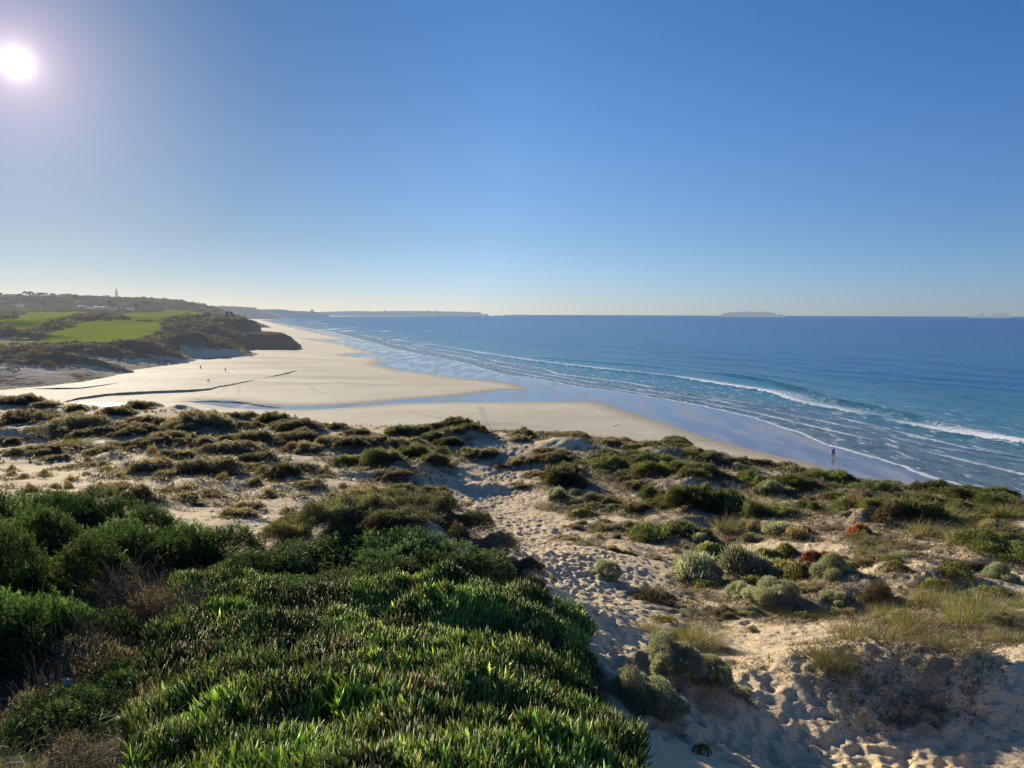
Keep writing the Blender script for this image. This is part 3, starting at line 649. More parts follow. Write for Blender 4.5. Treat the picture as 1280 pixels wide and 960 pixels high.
colr = pal(n, [(.16,.235,.055),(.23,.30,.07),(.08,.135,.045),(.36,.38,.12)], [4, 4, 3, 1.3], .3)*(.45+1.7*cl)
rare = rng.random(n); colr[brown] = np.array([.22, .13, .07])*rng.uniform(.5, 1.3, (int(brown.sum()), 1)); colr[rare < .008] = (.45, .16, .05); colr[(rare > .008) & (rare < .02)] = (.38, .30, .09); colr[(rare > .02) & (rare < .05)] *= 1.8
V, q, t, c = fingers(P, D, .118*rng.uniform(.55, 1.3, n)*np.clip(yy/5.2, .6, 1), .018*rng.uniform(.8, 1.3, n)*np.clip(yy/5.2, .6, 1), colr)
mat_o = link('succulent_carpet', mk_mesh('succulent_carpet', V, q, t, cattr=c, mats=[M_ice]))
tag(mat_o, 'bright green finger-leaved succulent carpet filling the near slope', 'ground cover', kind='stuff')
# grass and dark undergrowth
n = 22000; px_ = rng.uniform(-60, 860, n); yy = np.sqrt(rng.uniform(3.3**2, 12**2, n)); xx = (px_-640)/F*yy
keep = (np.interp(yy, [4, 7.5, 9, 11, 12], [.9, .95, .9, .3, -.2]) > xx) & (rng.random(n) < np.where(px_ < 230, 1., .2)); xx, yy, px_ = xx[keep], yy[keep], px_[keep]; n = len(xx)
P = np.c_[xx, yy, ground(xx, yy)]; D = np.c_[rng.normal(size=(n, 2))*.45, np.full(n, .9)]
gc = pal(n, [(.05,.085,.025),(.09,.12,.04),(.035,.05,.02),(.30,.27,.16)], [4, 2, 4, .6])
V, q, c = blades(P, D, rng.uniform(.15, .48, n), np.full(n, .006), rng.uniform(.2, .9, n), gc, 5)
tag(link('grass', mk_mesh('grass', V, q, cattr=c, mats=[M_grass])), 'thin grass blades growing between the near shrubs and succulents', 'grass', kind='stuff')
# sparse stalks and low growth on open dune sand
n = 70000; px_ = rng.uniform(-150, 1430, n); yy = np.exp(rng.uniform(math.log(9.5), math.log(85), n)); xx = (px_-640)/F*yy
dn = samp(LIT, xx, yy)+fbm(xx*.35, yy*.35, 3, 40)*1.0
pth = np.min(np.stack([np.hypot(xx-a, yy-b)/(c_*1.1) for a, b, c_ in [tuple(np.interp(t_, seg, pp[:, j]) for j in range(3)) for t_ in np.linspace(0, seg[-1], 50)]]), 0)
keep = (dn > .12+.35*rng.random(n)) & (pth > 1) & ~((xx < np.interp(yy, [9, 12, 16, 18], [1.0, 0, -1.6, -30])) & (yy < 18)); xx, yy = xx[keep], yy[keep]; n = len(xx)
k = 5; xx = np.repeat(xx, k)+rng.normal(size=n*k)*.07; yy = np.repeat(yy, k)+rng.normal(size=n*k)*.07; n *= k
P = np.c_[xx, yy, ground(xx, yy)-.01]; D = np.c_[rng.normal(size=(n, 2))*.5+np.array([.15, -.1]), np.full(n, .8)]
gc = pal(n, [(.13,.12,.075),(.20,.17,.11),(.085,.088,.05),(.32,.27,.18)], [4, 3, 3, 1.])
V, q, c = blades(P, D, rng.uniform(.08, .26, n)*np.clip(yy/22, .7, 2.2), .005+.0009*yy, rng.uniform(.1, .8, n), gc, 2)
print('cover', n)
tag(link('dune_grass', mk_mesh('dune_grass', V, q, cattr=c, mats=[M_grass])), 'sparse dry stalks and low growth scattered over the open dune sand', 'ground cover', kind='stuff')
# twig and shell litter on the near sand
b = MB()
for i in range(900):
    y = math.exp(random.uniform(math.log(8.5), math.log(32))); x = atY(random.uniform(600, 1330), y)
    if x < 1.2 and y < 12: continue
    a = random.uniform(0, 6.28); l = random.uniform(.03, .16); z = g1(x, y)+.01
    b.add(*tube([(x, y, z), (x+l*math.cos(a), y+l*math.sin(a), z+random.uniform(0, .03))], [.006, .003], 3))
o = b.build('twig_litter', M_twig); tag(o, 'small dark broken twigs and bits strewn over the near sand', 'litter', kind='stuff')
def stick(name, px, y, pts, r, label, cat, mat=M_dead, lift=0.):
    x = atY(px, y); z = g1(x, y)+lift; b = MB(); b.add(*tube(pts[0], r, 6))
    for p_ in pts[1:]: b.add(*tube(p_, [r[0]*.6]+[r[0]*.3]*(len(p_)-1), 5))
    o = b.build(name, mat, smooth=True); o.location = (x, y, z); return tag(o, label, cat)
stick('dry_branch', 357, 41, [[(0, 0, 0), (-.05, 0, .5), (.1, 0, .9), (.05, 0, 1.25)], [(.02, 0, .6), (-.25, .05, .95), (-.3, 0, 1.1)], [(.08, 0, .85), (.3, 0, 1.05)]], [.05, .04, .03, .015], 'pale forked dead branch standing in scrub left of centre', 'dead branch')
stick('dry_branch', 259, 66, [[(0, 0, 0), (-.2, 0, .4), (-.35, 0, .7)], [(-.1, 0, .2), (.3, 0, .6), (.35, 0, .8)]], [.06, .05, .03], 'pale forked dead branch on the left dune crest', 'dead branch')
stick('driftwood_stick', 385, 4.75, [[(-.02, -.06, .1), (0, 0, .16), (.03, .09, .2)]], [.012, .014, .006], 'pale broken stick among succulents at the bottom edge', 'stick', lift=.1)
stick('driftwood_log', 1012, 27.5, [[(-.3, .15, .06), (0, 0, .08), (.35, -.15, .06)], [(0, 0, .08), (.1, .1, .2)]], [.05, .06, .04], 'short dark driftwood log on the bare sand on the right', 'driftwood', M_twig)
sx, sy = flat(772, 534, 1.2)
o = MB().add(*tube([(-.9, 0, .12), (0, .1, .35), (.8, 0, .6)], [.09, .07, .03], 6)).build('driftwood_branch', M_twig, smooth=True); o.location = (sx, sy, 1.2); tag(o, 'thin driftwood branch lying on the beach sand beyond the crest', 'driftwood')
# pale scrap caught in the twigs
V = []; 
for j in range(7):
    for i in range(6):
        u, v = i/5-.5, j/6-.5; V.append((u*.09+.02*math.sin(v*7), .03*math.sin(u*9+v*5)+.015*math.cos(v*14), v*.16+.012*math.sin(u*12)))
o = link('paper_scrap', mk_mesh('paper_scrap', V, grid_faces(7, 6), smooth=True, mats=[plain('weathered_paper', (.5, .5, .47))]))
x = atY(60, 6.6); o.location = (x, 6.6, g1(x, 6.6)+.33); tag(o, 'crumpled pale scrap caught in dark twigs at the left edge', 'scrap')

# ------------------------------------------------------------------ the shore in plan
def poly(s, z=0): return [flat(float(a.split(',')[0]), float(a.split(',')[1]), z) for a in s.split(';')]
WB = '1010,576;995,573;956,565;897,550;838,530;780,512;761,505;745,502;661,502;567,503;505,504;458,508;411,511;380,512.5;330,511.5;290,510;262,506;240,503;245,499;290,499.5;320,503.5;355,506.3;380,507;411,506;452,504;505,499;567,495;599,491;630,487;663,486;645,480;624,477;570,472;550,469;525,465.5;505,464;485,459;467,455;477,451;472,447;440,446;427,443;450,441;470,441;450,437;437,432;400,426;370,423'
wet_line = poly(WB, .25)
# shoreline x against y; far away it bends round the bay
S_px = '1280,626;1233,612;1194,604;1155,591;1116,577;1092,571;1071,563;1050,559;1026,550;999,540;948,522;858,503;780,490;724,483;677,474;630,468;602,460;583,454;489,435;460,426;420,416;385,410;350,404;332,400;318,396.6'
def line_fn(s, lo=None):
    P = poly(s); P.sort(key=lambda p: p[1]); P = np.array(P)
    d = P[1]-P[0]
    P = np.vstack([P[0]+(P[0]-P[3])*np.array([8, 8.]), P])
    if P[0, 1] > -300: k = (-300-P[1, 1])/(P[1, 1]-P[4, 1]) if P[1, 1] != P[4, 1] else 0; P[0] = P[1]+(P[1]-P[4])*k
    return P
SL = line_fn(S_px)
SL = np.vstack([SL[SL[:, 1] < 3500], [(-1150, 3600), (-1700, 5200), (-1500, 7500), (-400, 9500), (0, 60000)]])
def smooth_fn(P, win=12.0):
    ys = np.r_[np.arange(-300, 600, 2.), np.exp(np.linspace(math.log(600), math.log(60000), 400))]
    xs = np.interp(ys, P[:, 1], P[:, 0]); m = ys < 600; xs2 = xs.copy()
    k = np.hanning(9); k /= k.sum(); xs2[4:-4] = np.convolve(xs, k, 'valid'); return lambda y: np.interp(y, ys, xs2)
Sx = smooth_fn(SL)
W = {}
W['w1'] = smooth_fn(line_fn('1280,557;1210,546;1131,532;1073,520;1034,511;1000,505;956,490;897,481;839,471;780,465;720,458;661,451;614,444;567,436;520,429;461,421;420,412'))
W['w2'] = smooth_fn(line_fn('1280,595;1229,583;1171,569;1131,560;1085,550;1022,536;991,528;948,518;900,508;839,498;780,489;724,481;677,472;630,463;583,448;520,437;480,428'))
W['w3'] = smooth_fn(line_fn('1280,572;1200,560;1100,535;1022,517;936,505;839,489;780,478;696,468;674,460;630,454;574,441;520,433;470,424'))

# ------------------------------------------------------------------ sea
ds = np.r_[np.arange(-4, 90, .8), np.arange(90, 260, 2.0), np.exp(np.linspace(math.log(262), math.log(70000), 110))]
ys = np.r_[np.arange(-250, 60, 12.), np.arange(60, 420, 1.3), np.exp(np.linspace(math.log(421), math.log(65000), 260))]
Dm, Ym = np.meshgrid(ds, ys, indexing='ij'); Xm = Sx(Ym)+Dm*1.12
nearf = np.exp(-np.maximum(Dm, 0)/400.)
Zm = .02+.06*fbm(Xm*.15, Ym*.05, 2, 3)*sst(0, 30, Dm)
# swells: long crests parallel to the shore, real relief
wob = fbm(Dm*.012, Ym*.012, 3, 50)*60
for wl, am, ph in ((34., .06, 0.), (53., .12, 2.), (21., .04, 1.)):
    Zm = Zm+am*np.sin((Dm+wob)/wl*2*math.pi+ph)*sst(25, 110, Dm)*np.exp(-np.maximum(Dm-700, 0)/500)
fa = {'d': Dm.ravel()}
def wave(key, h, wid):
    global Zm
    e = (Xm-W[key](Ym))/1.12; fa[key] = e.ravel()
    Zm = Zm+h*np.exp(-((e-wid*.6)/wid)**2)*np.clip(1.2-Ym/900, 0, 1)
W['w4'] = smooth_fn(line_fn('1100,512;1034,500;1000,487;950,475;900,467;810,458;700,449;640,444;560,433;500,425'))
W['w5'] = smooth_fn(line_fn('1280,526;1180,505;1090,489;1000,475;900,462;800,451;700,442'))
fa['s4'] = np.interp(Ym, [60, 130, 150, 260, 420, 500], [0, 0, 1, 1, .6, 0])*np.clip(.75+fbm(Ym*.02, Dm*.0+1, 2, 81)*1.6, 0, 1); fa['s4'] = fa['s4'].ravel(); fa['s5'] = (np.interp(Ym, [60, 220, 300, 500], [1, .8, .4, 0])*np.clip(.6+fbm(Ym*.016, Dm*.0+2, 2, 85)*2, 0, 1)).ravel()
def swell(key, st, h, wid):
    global Zm
    e = (Xm-W[key](Ym))/1.12; fa[key] = e.ravel(); k = np.where(e < 0, wid*.6, wid*1.6)
    Zm = Zm+h*np.exp(-(e/k)**2)*fa[st].reshape(Zm.shape)
swell('w4', 's4', .9, 3.0); swell('w5', 's5', .8, 4.0)
wave('w1', .75, 2.2); W['w6'] = smooth_fn(line_fn('1280,578;1171,560;1085,540;1022,526;948,512;900,502;839,493;780,484;724,476;677,467;630,459;574,445;520,436;480,427'))
wave('w6', .12, 1.2)
wave('w2', .2, 1.0); wave('w3', .18, 1.2)
# strength of each line along the shore
gap = fbm(Ym*.02, Ym*0, 3, 71)
fa['a1'] = np.interp(Ym, [60, 100, 155, 165, 178, 186, 230, 300, 420, 700], [1, 1, 1, .75, .0, .7, 1, .7, .8, .5]); fa['a1'] = np.clip(fa['a1']+gap*.9*sst(150, 260, Ym), 0, 1).ravel()
fa['a2'] = np.clip(np.interp(Ym, [60, 150, 230, 600], [.9, .85, .6, .6])+fbm(Ym*.05, Ym*0+3, 3, 71)*1.3, 0, 1).ravel()
fa['a6'] = np.clip(.55+fbm(Ym*.06, Ym*0+11, 3, 79)*1.6, 0, 1).ravel()
fa['a3'] = np.clip(np.interp(Ym, [60, 130, 150, 300, 600], [.0, .3, .65, .7, .5])+fbm(Ym*.04, Ym*0+7, 3, 75)*1.3, 0, 1).ravel()
for k_ in ('a1', 'a2', 'a3', 'a6'): fa[k_] = fa[k_]*(1-sst(650, 1000, Ym.ravel()))
s = NT('sea_water')
d = s.fac('d'); nb = s.noise(.35, 5); nf = s.noise(.9, 6, rough=.65); nfine = s.noise(3.2, 4); 
streak = s.noise(1, 5, s.scalev((.05, .012, 1.)))
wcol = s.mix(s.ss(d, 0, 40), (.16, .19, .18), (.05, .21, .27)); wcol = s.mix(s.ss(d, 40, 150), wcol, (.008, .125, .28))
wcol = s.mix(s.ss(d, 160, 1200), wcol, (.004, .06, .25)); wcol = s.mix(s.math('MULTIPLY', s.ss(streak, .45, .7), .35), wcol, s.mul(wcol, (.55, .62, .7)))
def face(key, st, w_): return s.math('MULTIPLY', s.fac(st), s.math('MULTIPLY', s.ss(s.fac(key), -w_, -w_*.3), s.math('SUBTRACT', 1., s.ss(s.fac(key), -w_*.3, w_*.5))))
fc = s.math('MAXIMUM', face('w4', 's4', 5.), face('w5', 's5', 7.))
wcol = s.mix(s.math('MULTIPLY', fc, .5), wcol, (.01, .055, .07))  # swell faces painted darker, standing in for weaker sky reflection
mot = s.noise(1, 6, s.scalev((.35, .12, 1.)), .7); wcol = s.mix(s.ss(mot, .3, .7), s.mul(wcol, (.6, .68, .75)), s.mul(wcol, (1.35, 1.3, 1.22)))
mot = s.noise(1, 5, s.scalev((.02, .006, 1.)), .65); wcol = s.mix(s.ss(mot, .35, .65), s.mul(wcol, (.8, .85, .88)), s.mul(wcol, (1.15, 1.12, 1.1)))
def foamline(key, amp, front, back, jit):
    e = s.math('ADD', s.fac(key), s.math('MULTIPLY', s.math('SUBTRACT', nb, .5), jit))
    f = s.math('MULTIPLY', s.ss(e, -front, 0.), s.math('SUBTRACT', 1.0, s.ss(e, 0., back)))
    tex = s.math('ADD', s.math('MULTIPLY', nf, 2.6), s.math('MULTIPLY', f, .8)); tex = s.ss(tex, 1.55, 1.95)
    return s.math('MULTIPLY', s.math('MULTIPLY', f, tex), s.fac(amp)) if amp else s.math('MULTIPLY', f, tex)
def mxm(a, b): return s.math('MAXIMUM', a, b)
f1 = foamline('w1', 'a1', .6, 16.0, 4.); f1b = foamline('w1', 'a1', .4, 1.6, 3.); f2 = foamline('w2', 'a2', .35, 2.6, 1.6); f3 = mxm(foamline('w3', 'a3', .4, 3.0, 2.), foamline('w6', 'a6', .4, 2.2, 3.))
e = s.math('ADD', d, s.math('MULTIPLY', s.math('SUBTRACT', s.noise(.12, 3), .5), 4.)); f0 = s.math('MULTIPLY', s.ss(e, -1.4, -.8), s.math('SUBTRACT', 1., s.ss(e, -.8, .3)))
wash = s.noise(1, 6, s.scalev((.5, .12, 1.)), .72)
lace = s.math('MULTIPLY', s.math('MULTIPLY', s.ss(wash, .55, .64), s.math('SUBTRACT', 1., s.ss(d, 25, 75))), .62)
foam = mxm(mxm(mxm(f1, f1b), mxm(f2, f3)), mxm(f0, lace)); foam = s.math('MINIMUM', foam, 1.0)
fdist = s.ss(s.n('ShaderNodeVectorMath', operation='LENGTH', i_0=s.pos()).outputs['Value'], 150, 2500)
farcap = s.math('MULTIPLY', s.math('MULTIPLY', s.ss(s.noise(1, 4, s.scalev((.022, .006, 1))), .58, .66), s.math('SUBTRACT', 1, s.ss(d, 60, 190))), s.ss(s.n('ShaderNodeSeparateXYZ', i_0=s.pos()).outputs[1], 450, 900))
foam = mxm(foam, s.math('MULTIPLY', farcap, .8))
hh = s.math('ADD', s.math('MULTIPLY', s.noise(.5, 4, s.scalev((1, .55, 1))), .5), s.math('MULTIPLY', nfine, .09))
hh = s.math('ADD', hh, s.math('MULTIPLY', s.noise(.12, 3, s.scalev((1, .45, 1))), 1.4))
nrm = s.bump(hh, 1.0, .42)
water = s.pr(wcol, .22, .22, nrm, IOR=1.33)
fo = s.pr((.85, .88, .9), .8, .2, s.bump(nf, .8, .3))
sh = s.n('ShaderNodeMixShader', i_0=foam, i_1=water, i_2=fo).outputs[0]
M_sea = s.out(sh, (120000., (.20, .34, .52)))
me = mk_mesh('sea', np.stack([Xm, Ym, Zm], -1).reshape(-1, 3), grid_faces(len(ds), len(ys))[:, ::-1], smooth=True, fattr=fa, mats=[M_sea])
tag(link('sea', me), kind='structure')

# ------------------------------------------------------------------ beach
def sdist(x, y, P, closed=True):
    best = np.full(x.shape, 1e9); n = len(P)
    for i in range(n if closed else n-1):
        ax, ay = P[i]; bx, by = P[(i+1) % n]; dx, dy = bx-ax, by-ay
        t = np.clip(((x-ax)*dx+(y-ay)*dy)/(dx*dx+dy*dy+1e-9), 0, 1)
        best = np.minimum(best, (x-ax-t*dx)**2+(y-ay-t*dy)**2)
    return np.sqrt(best)
ys = np.r_[np.exp(np.linspace(math.log(62), math.log(700), 430)), np.exp(np.linspace(math.log(703), math.log(9000), 120))]
nc = 620
Yb = np.repeat(ys[:, None], nc, 1); t = np.linspace(0, 1, nc)
right = Sx(ys)+40; left = np.minimum(-1.25*ys, right-300); Xb = left[:, None]+(right-left)[:, None]*(t**.75)[None]
P = list(wet_line); 
seaside = [(Sx(y), y) for y in (620, 900, 2000, 9000)]
P = [(Sx(40)-25, 40.), (Sx(70)-16, 70.)]+P+[(Sx(700)-14, 700.), (Sx(1500)-25, 1500.), (Sx(3000)-30, 3000.), (Sx(9000)-40, 9000.)]+[(3000., 9000.), (3000., 40.)]
ins = in_poly(Xb.ravel(), Yb.ravel(), P); sd_ = sdist(Xb.ravel(), Yb.ravel(), P)*np.where(ins, 1, -1)
dof = (Xb-Sx(Yb)).ravel()/1.12
Zbch = np.where(dof > -1.2, -.03*(dof+1.2)-.0, np.minimum(-dof-1.2, 60)*.003+.02)
Zbch = np.where(ins, Zbch, .25+np.minimum(-sd_, 60)*.012) if False else Zbch+np.where(ins, 0, np.minimum(-sd_, 50)*.010+sst(0, 2, -sd_)*.10)
Zbch = Zbch+fbm(Xb.ravel()*.12, Yb.ravel()*.12, 3, 4)*.06*(~ins)*sst(0, 10, -sd_)
s = NT('beach_sand')
sdn = s.math('ADD', s.fac('wet'), s.math('MULTIPLY', s.math('SUBTRACT', s.noise(.18, 4), .5), 1.6))
wetf = s.ss(sdn, -.15, .25); damp = s.ss(sdn, -9.0, .6)
n1 = s.noise(.06, 5); n2 = s.noise(2.2, 5); mk = s.noise(.5, 6, s.scalev((.35, .9, 1)), .7)
c = s.mix(n1, (.65, .575, .43), (.77, .69, .52)); c = s.mix(s.math('MULTIPLY', s.ss(mk, .6, .72), .35), c, (.33, .27, .2))
c = s.mix(s.ss(s.noise(1, 5, s.scalev((.012, .05, 1)), .6), .35, .65), s.mul(c, (.86, .85, .83)), c)
c = s.mix(s.math('MULTIPLY', s.fac('grey'), s.ss(s.noise(1, 5, s.scalev((.1, .3, 1)), .7), .35, .6)), c, (.37, .335, .285))
c = s.mix(s.math('MULTIPLY', s.fac('trail'), s.ss(s.noise(1.5, 3), .35, .55)), c, (.48, .42, .32))
c = s.mix(s.math('MULTIPLY', damp, .8), c, (.36, .30, .215))
reg = s.ss(s.n('ShaderNodeSeparateXYZ', i_0=s.pos()).outputs[1], 300, 430)
c = s.mix(s.math('MULTIPLY', s.math('MULTIPLY', s.ss(s.noise(.03, 4, s.scalev((.5, 1.6, 1))), .47, .6), s.ss(s.fac('wet'), -15., -45.)), .45), c, (.27, .24, .19))
c = s.mix(s.math('MULTIPLY', s.ss(s.noise(1, 5, s.scalev((.25, .5, 1)), .75), .58, .66), s.math('MULTIPLY', s.ss(s.noise(.02, 3), .45, .6), .5)), c, (.30, .25, .19))
dry = s.pr(c, .85, .2, s.bump(s.math('ADD', n2, s.math('MULTIPLY', mk, 1.8)), .8, .12))
pud = s.noise(.09, 4, s.scalev((.5, 1.2, 1)))
stk = s.noise(1, 5, s.scalev((.16, .035, 1.)), .62); stf = s.ss(stk, .40, .62)
wc = s.mix(stf, (.22, .20, .175), (.42, .39, .35))
wetsh = s.pr(wc, s.mix(stf, (.05, .05, .05), (.30, .30, .30)), .9, s.bump(s.math('ADD', s.noise(1.2, 3), s.math('MULTIPLY', stk, 2.)), .25, .06), IOR=1.6)
sh = s.n('ShaderNodeMixShader', i_0=wetf, i_1=dry, i_2=wetsh).outputs[0]
rem = s.math('MULTIPLY', s.math('MULTIPLY', s.ss(s.noise(1, 6, s.scalev((.35, .10, 1.)), .75), .605, .65), s.ss(s.fac('wet'), 4., 12.)), .0)
sh = s.n('ShaderNodeMixShader', i_0=rem, i_1=sh, i_2=s.pr((.8, .82, .84), .8, .1)).outputs[0]
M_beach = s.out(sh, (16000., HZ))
xb_, yb_ = Xb.ravel(), Yb.ravel(); greyv = np.zeros(xb_.shape); trailv = np.zeros(xb_.shape)
for p_, q_, rx, ry, a_ in [(330,452,20,26,.8),(290,446,26,20,.7),(400,462,16,14,.6),(250,455,26,14,.6),(445,481,12,8,.6),(360,458,14,8,.6),(180,476,26,12,.5)]:
    gx, gy = flat(p_, q_, .8); greyv = np.maximum(greyv, a_*np.exp(-(((xb_-gx)/rx)**2+((yb_-gy)/ry)**2)))
for L_ in ['600,506;603,514;606,522;610,532;614,542', '515,513;530,518;545,520;562,525', '283,480;279,487;270,491', '297,482;300,488;296,493', '410,492;395,488;385,480']:
    trailv = np.maximum(trailv, 1-sst(.25, .95+.004*yb_.clip(0, 400)/4, sdist(xb_, yb_, poly(L_, .8), False)))
me = mk_mesh('beach', np.c_[Xb.ravel(), Yb.ravel(), Zbch], grid_faces(len(ys), nc), smooth=True, fattr={'wet': sd_, 'grey': greyv, 'trail': trailv}, mats=[M_beach])
tag(link('beach', me), kind='structure')
def zbeach(x, y):
    ins_ = in_poly(np.array([x]), np.array([y]), P)[0]; sd1 = sdist(np.array([x]), np.array([y]), P)[0]; do = (x-Sx(y))/1.12
    z = -.03*(do+1.2) if do > -1.2 else min(-do-1.2, 60)*.003+.02
    return z+(0 if ins_ else min(sd1, 50)*.010+.1*min(sd1/2, 1))
# eroded banks of sand along the stream channels
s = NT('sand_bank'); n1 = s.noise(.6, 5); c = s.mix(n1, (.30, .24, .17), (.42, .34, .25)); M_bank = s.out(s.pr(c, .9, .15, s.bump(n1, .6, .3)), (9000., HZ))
def bank(pxs, hts, back=5.0):
    pts = [flat(a, b, .9) for a, b in pxs]; V = []; n = len(pts)*8; tt = np.linspace(0, len(pts)-1, n)
    xs = np.interp(tt, range(len(pts)), [p[0] for p in pts]); yv = np.interp(tt, range(len(pts)), [p[1] for p in pts]); hs = np.interp(tt, range(len(pts)), hts)
    for i in range(n):
        j = fbm(np.array([i*.35]), np.array([hts[0]*9]), 3)[0]; y0 = yv[i]+j*.5; zg = zbeach(xs[i], y0); h = hs[i]*(.85+.5*abs(j))
        for dy, dz_ in ((0, -.3), (.05, .0), (.35, h*.9), (.9, h), (back*.5, h*.6), (back, -.05)): V.append((xs[i], y0+dy, zg+dz_))
    return link('sand_bank', mk_mesh('sand_bank', V, grid_faces(n, 6), smooth=False, mats=[M_bank]))
tag(bank([(62,506),(94,498.5),(131,493.5),(187,490),(236,488),(260,486),(272,483),(287,481),(308,477),(320,474.5)], [.1,.45,.6,.65,.6,.4,.3,.3,.25,.0]), kind='structure')
tag(bank([(325,473.5),(340,470.5),(356,467.5),(365,464.5),(373,461.5)], [.0,.2,.35,.3,.0]), kind='structure')
tag(bank([(222,499.5),(260,499),(290,500),(308,501.5),(322,504),(340,505.8),(360,506.8)], [.0,.2,.25,.3,.3,.15,.0], 3.), kind='structure')
tag(bank([(40,486),(70,486),(100,485.5),(125,482),(150,478)], [.1,.4,.3,.25,.0]), kind='structure')
# bright pool at the stream head
s = NT('stream_water'); M_str = s.out(s.pr((.5, .5, .48), .22, 1., s.bump(s.noise(2., 3), .15, .05), IOR=2.4))
PL = poly('66,505;90,502.6;120,502;160,502.4;190,504;205,507;195,511;160,512;120,512;80,510', .8)
cx_ = np.mean([p[0] for p in PL]); cy_ = np.mean([p[1] for p in PL]); V = [(cx_, cy_, zbeach(cx_, cy_)+.05)]+[(a, b_, zbeach(a, b_)+.05) for a, b_ in PL]
tag(link('stream', mk_mesh('stream', V, tris=[(0, 1+(i+1) % len(PL), 1+i) for i in range(len(PL))], mats=[M_str])), kind='structure')

# ------------------------------------------------------------------ left: dune field, links turf, headland
MP = []
for px in (-500, -150, 20, 120, 200, 260):
    k = 0 if px > 20 else .0
    MP += [(px, 430, 9.2), (px, 500, 12.3), (px, 600, 16.2), (px, 750, 21.0 if px < 200 else 18.8), (px, 950, 25.5 if px < 200 else 21.)]
MP += [(-500,1700,58),(-150,1700,56),(30,1650,50),(100,1650,44),(150,1650,41),(220,1600,32),(290,1500,27),(310,1500,2),(300,1100,17),(298,900,14),(314,900,-2),(318,1100,-4),(330,1200,-5),(325,780,-5),(370,1200,-4),(370,800,-4)]
MP += [(-500,1200,36),(0,1200,35),(100,1200,31.5),(200,1200,26)]
MP += [(-500,240,3),(-150,240,3),(20,262,3.6),(20,310,5.4),(20,360,7.2),(-150,330,6),(-500,330,6),(120,285,2.4),(120,330,5.2),(120,380,7.8),(200,345,2.0),(200,385,6.2),(262,420,3.5),(262,450,8.5),(262,520,14),
       (300,480,1.5),(300,520,9),(300,570,15.5),(300,640,19.5),(300,760,18.5),(330,560,2),(345,620,-2),(345,700,-4),(400,500,-5),(330,480,-1),(250,385,-.5),(200,320,-1),(160,285,-1),(110,240,-1.5),(40,215,-1.5),(-200,205,-2),(-500,200,-2),(420,400,-6),(420,250,-6),(300,300,-4)]
mid_rbf = RBF([((p-640)/F, math.log(y)) for p, y, z in MP], [z for p, y, z in MP])
def wp(L_): return [(atY(p, y), y) for p, y in L_]
CA = wp([(235,600),(262,574),(290,572),(312,576),(322,590),(325,620),(322,680),(312,760),(280,820),(240,820)])
CB = wp([(296,520),(322,512),(345,506),(360,508),(368,516),(370,535),(362,565),(340,600),(300,600)])
def mid_base(x, y):
    x = np.asarray(x, float); y = np.asarray(y, float); return mid_rbf(x/y, np.log(y))
MH = [(258,425,17,12,4.0),(232,428,10,8,2.5),(185,372,18,12,4.0),(150,362,14,10,2.5),(60,300,24,11,3.2),(20,285,18,10,2.5),(105,300,18,8,2.2),(0,330,20,10,3),(60,345,16,8,2),(120,345,16,8,2.5),
      (15,560,40,22,4.5),(70,500,0.1,.1,0),(100,640,34,16,3.5),(130,660,28,14,3),(20,455,34,10,2.8),(280,520,16,12,2.2),(240,480,20,10,2.),(30,1350,60,60,5),(100,1500,70,50,4),(190,1300,60,50,3)]
def mid_z(x, y):
    x = np.asarray(x, float); y = np.asarray(y, float); z = mid_base(x, y)
    for p, yy_, rx, ry, h in MH:
        if h: dd = ((x-atY(p, yy_))/rx)**2+((y-yy_)/ry)**2; z = z+h*np.exp(-dd**1.3)
    gm = golf(x, y)
    z = z+(fbm(x*.025, y*.025, 4, 2)*3.0+np.abs(fbm(x*.07, y*.07, 3, 8))*2.2-.6)*(.42+.58*sst(420, 460, y))*sst(0, 6, z+2)*(1-gm*.92)+fbm(x*.012, y*.012, 2, 5)*1.2*gm
    for Pc, top, rough in ((CA, lambda x, y: np.interp((x/y*F+640), [235, 285, 305, 322], [18, 21.0, 20.2, 17.6])*1.0, 1.0), (CB, lambda x, y: np.interp((x/y*F+640), [296, 325, 352, 363, 370], [11.0, 10.6, 10.4, 8.5, 5.5]), .8)):
        near = (x > min(p[0] for p in Pc)-30) & (x < max(p[0] for p in Pc)+30) & (y > min(p[1] for p in Pc)-30) & (y < max(p[1] for p in Pc)+30)
        if not near.any(): continue
        xn, yn = x[near], y[near]; i_ = in_poly(xn, yn, Pc); sdv = sdist(xn, yn, Pc)*np.where(i_, 1, -1)+fbm(xn*.10, yn*.10, 4, 6)*7+np.abs(fbm(xn*.3, yn*.3, 2, 16))*3
        f = sst(-2.2, -.6, sdv)*.45+sst(.4, 1.6, sdv)*.35+.20*sst(3, 7, sdv); zz_ = top(xn, yn)*f+fbm(xn*.2, yn*.2, 3, 7)*.9*f
        z[near] = np.maximum(z[near], np.where(f > .02, zz_, -9))
    return z
GP = ['-60,402;0,400;18,398;34,390;100,389;102,392;88,399;60,407;40,414;20,416;10,412;0,409;-60,410', '46,418;90,409;105,403;135,401;165,401;200,402;200,410;188,419;168,427;120,428;100,427;60,428;18,431;18,427;40,427;62,424',
      '145,392;165,390.5;200,391;235,389;258,392;252,395.5;222,394;205,398;200,402;165,400;150,397', '-40,428;-10,427;20,428;20,431;-40,433']
def _pre(s_):
    out = []
    for a in s_.split(';'):
        p, q = map(float, a.split(',')); h = hit(p, q, 200, 1900, mid_base)
        if h is None: h = (atY(p, 1500), 1500)
        out.append(h)
    return out
GPW = [_pre(a) for a in GP]
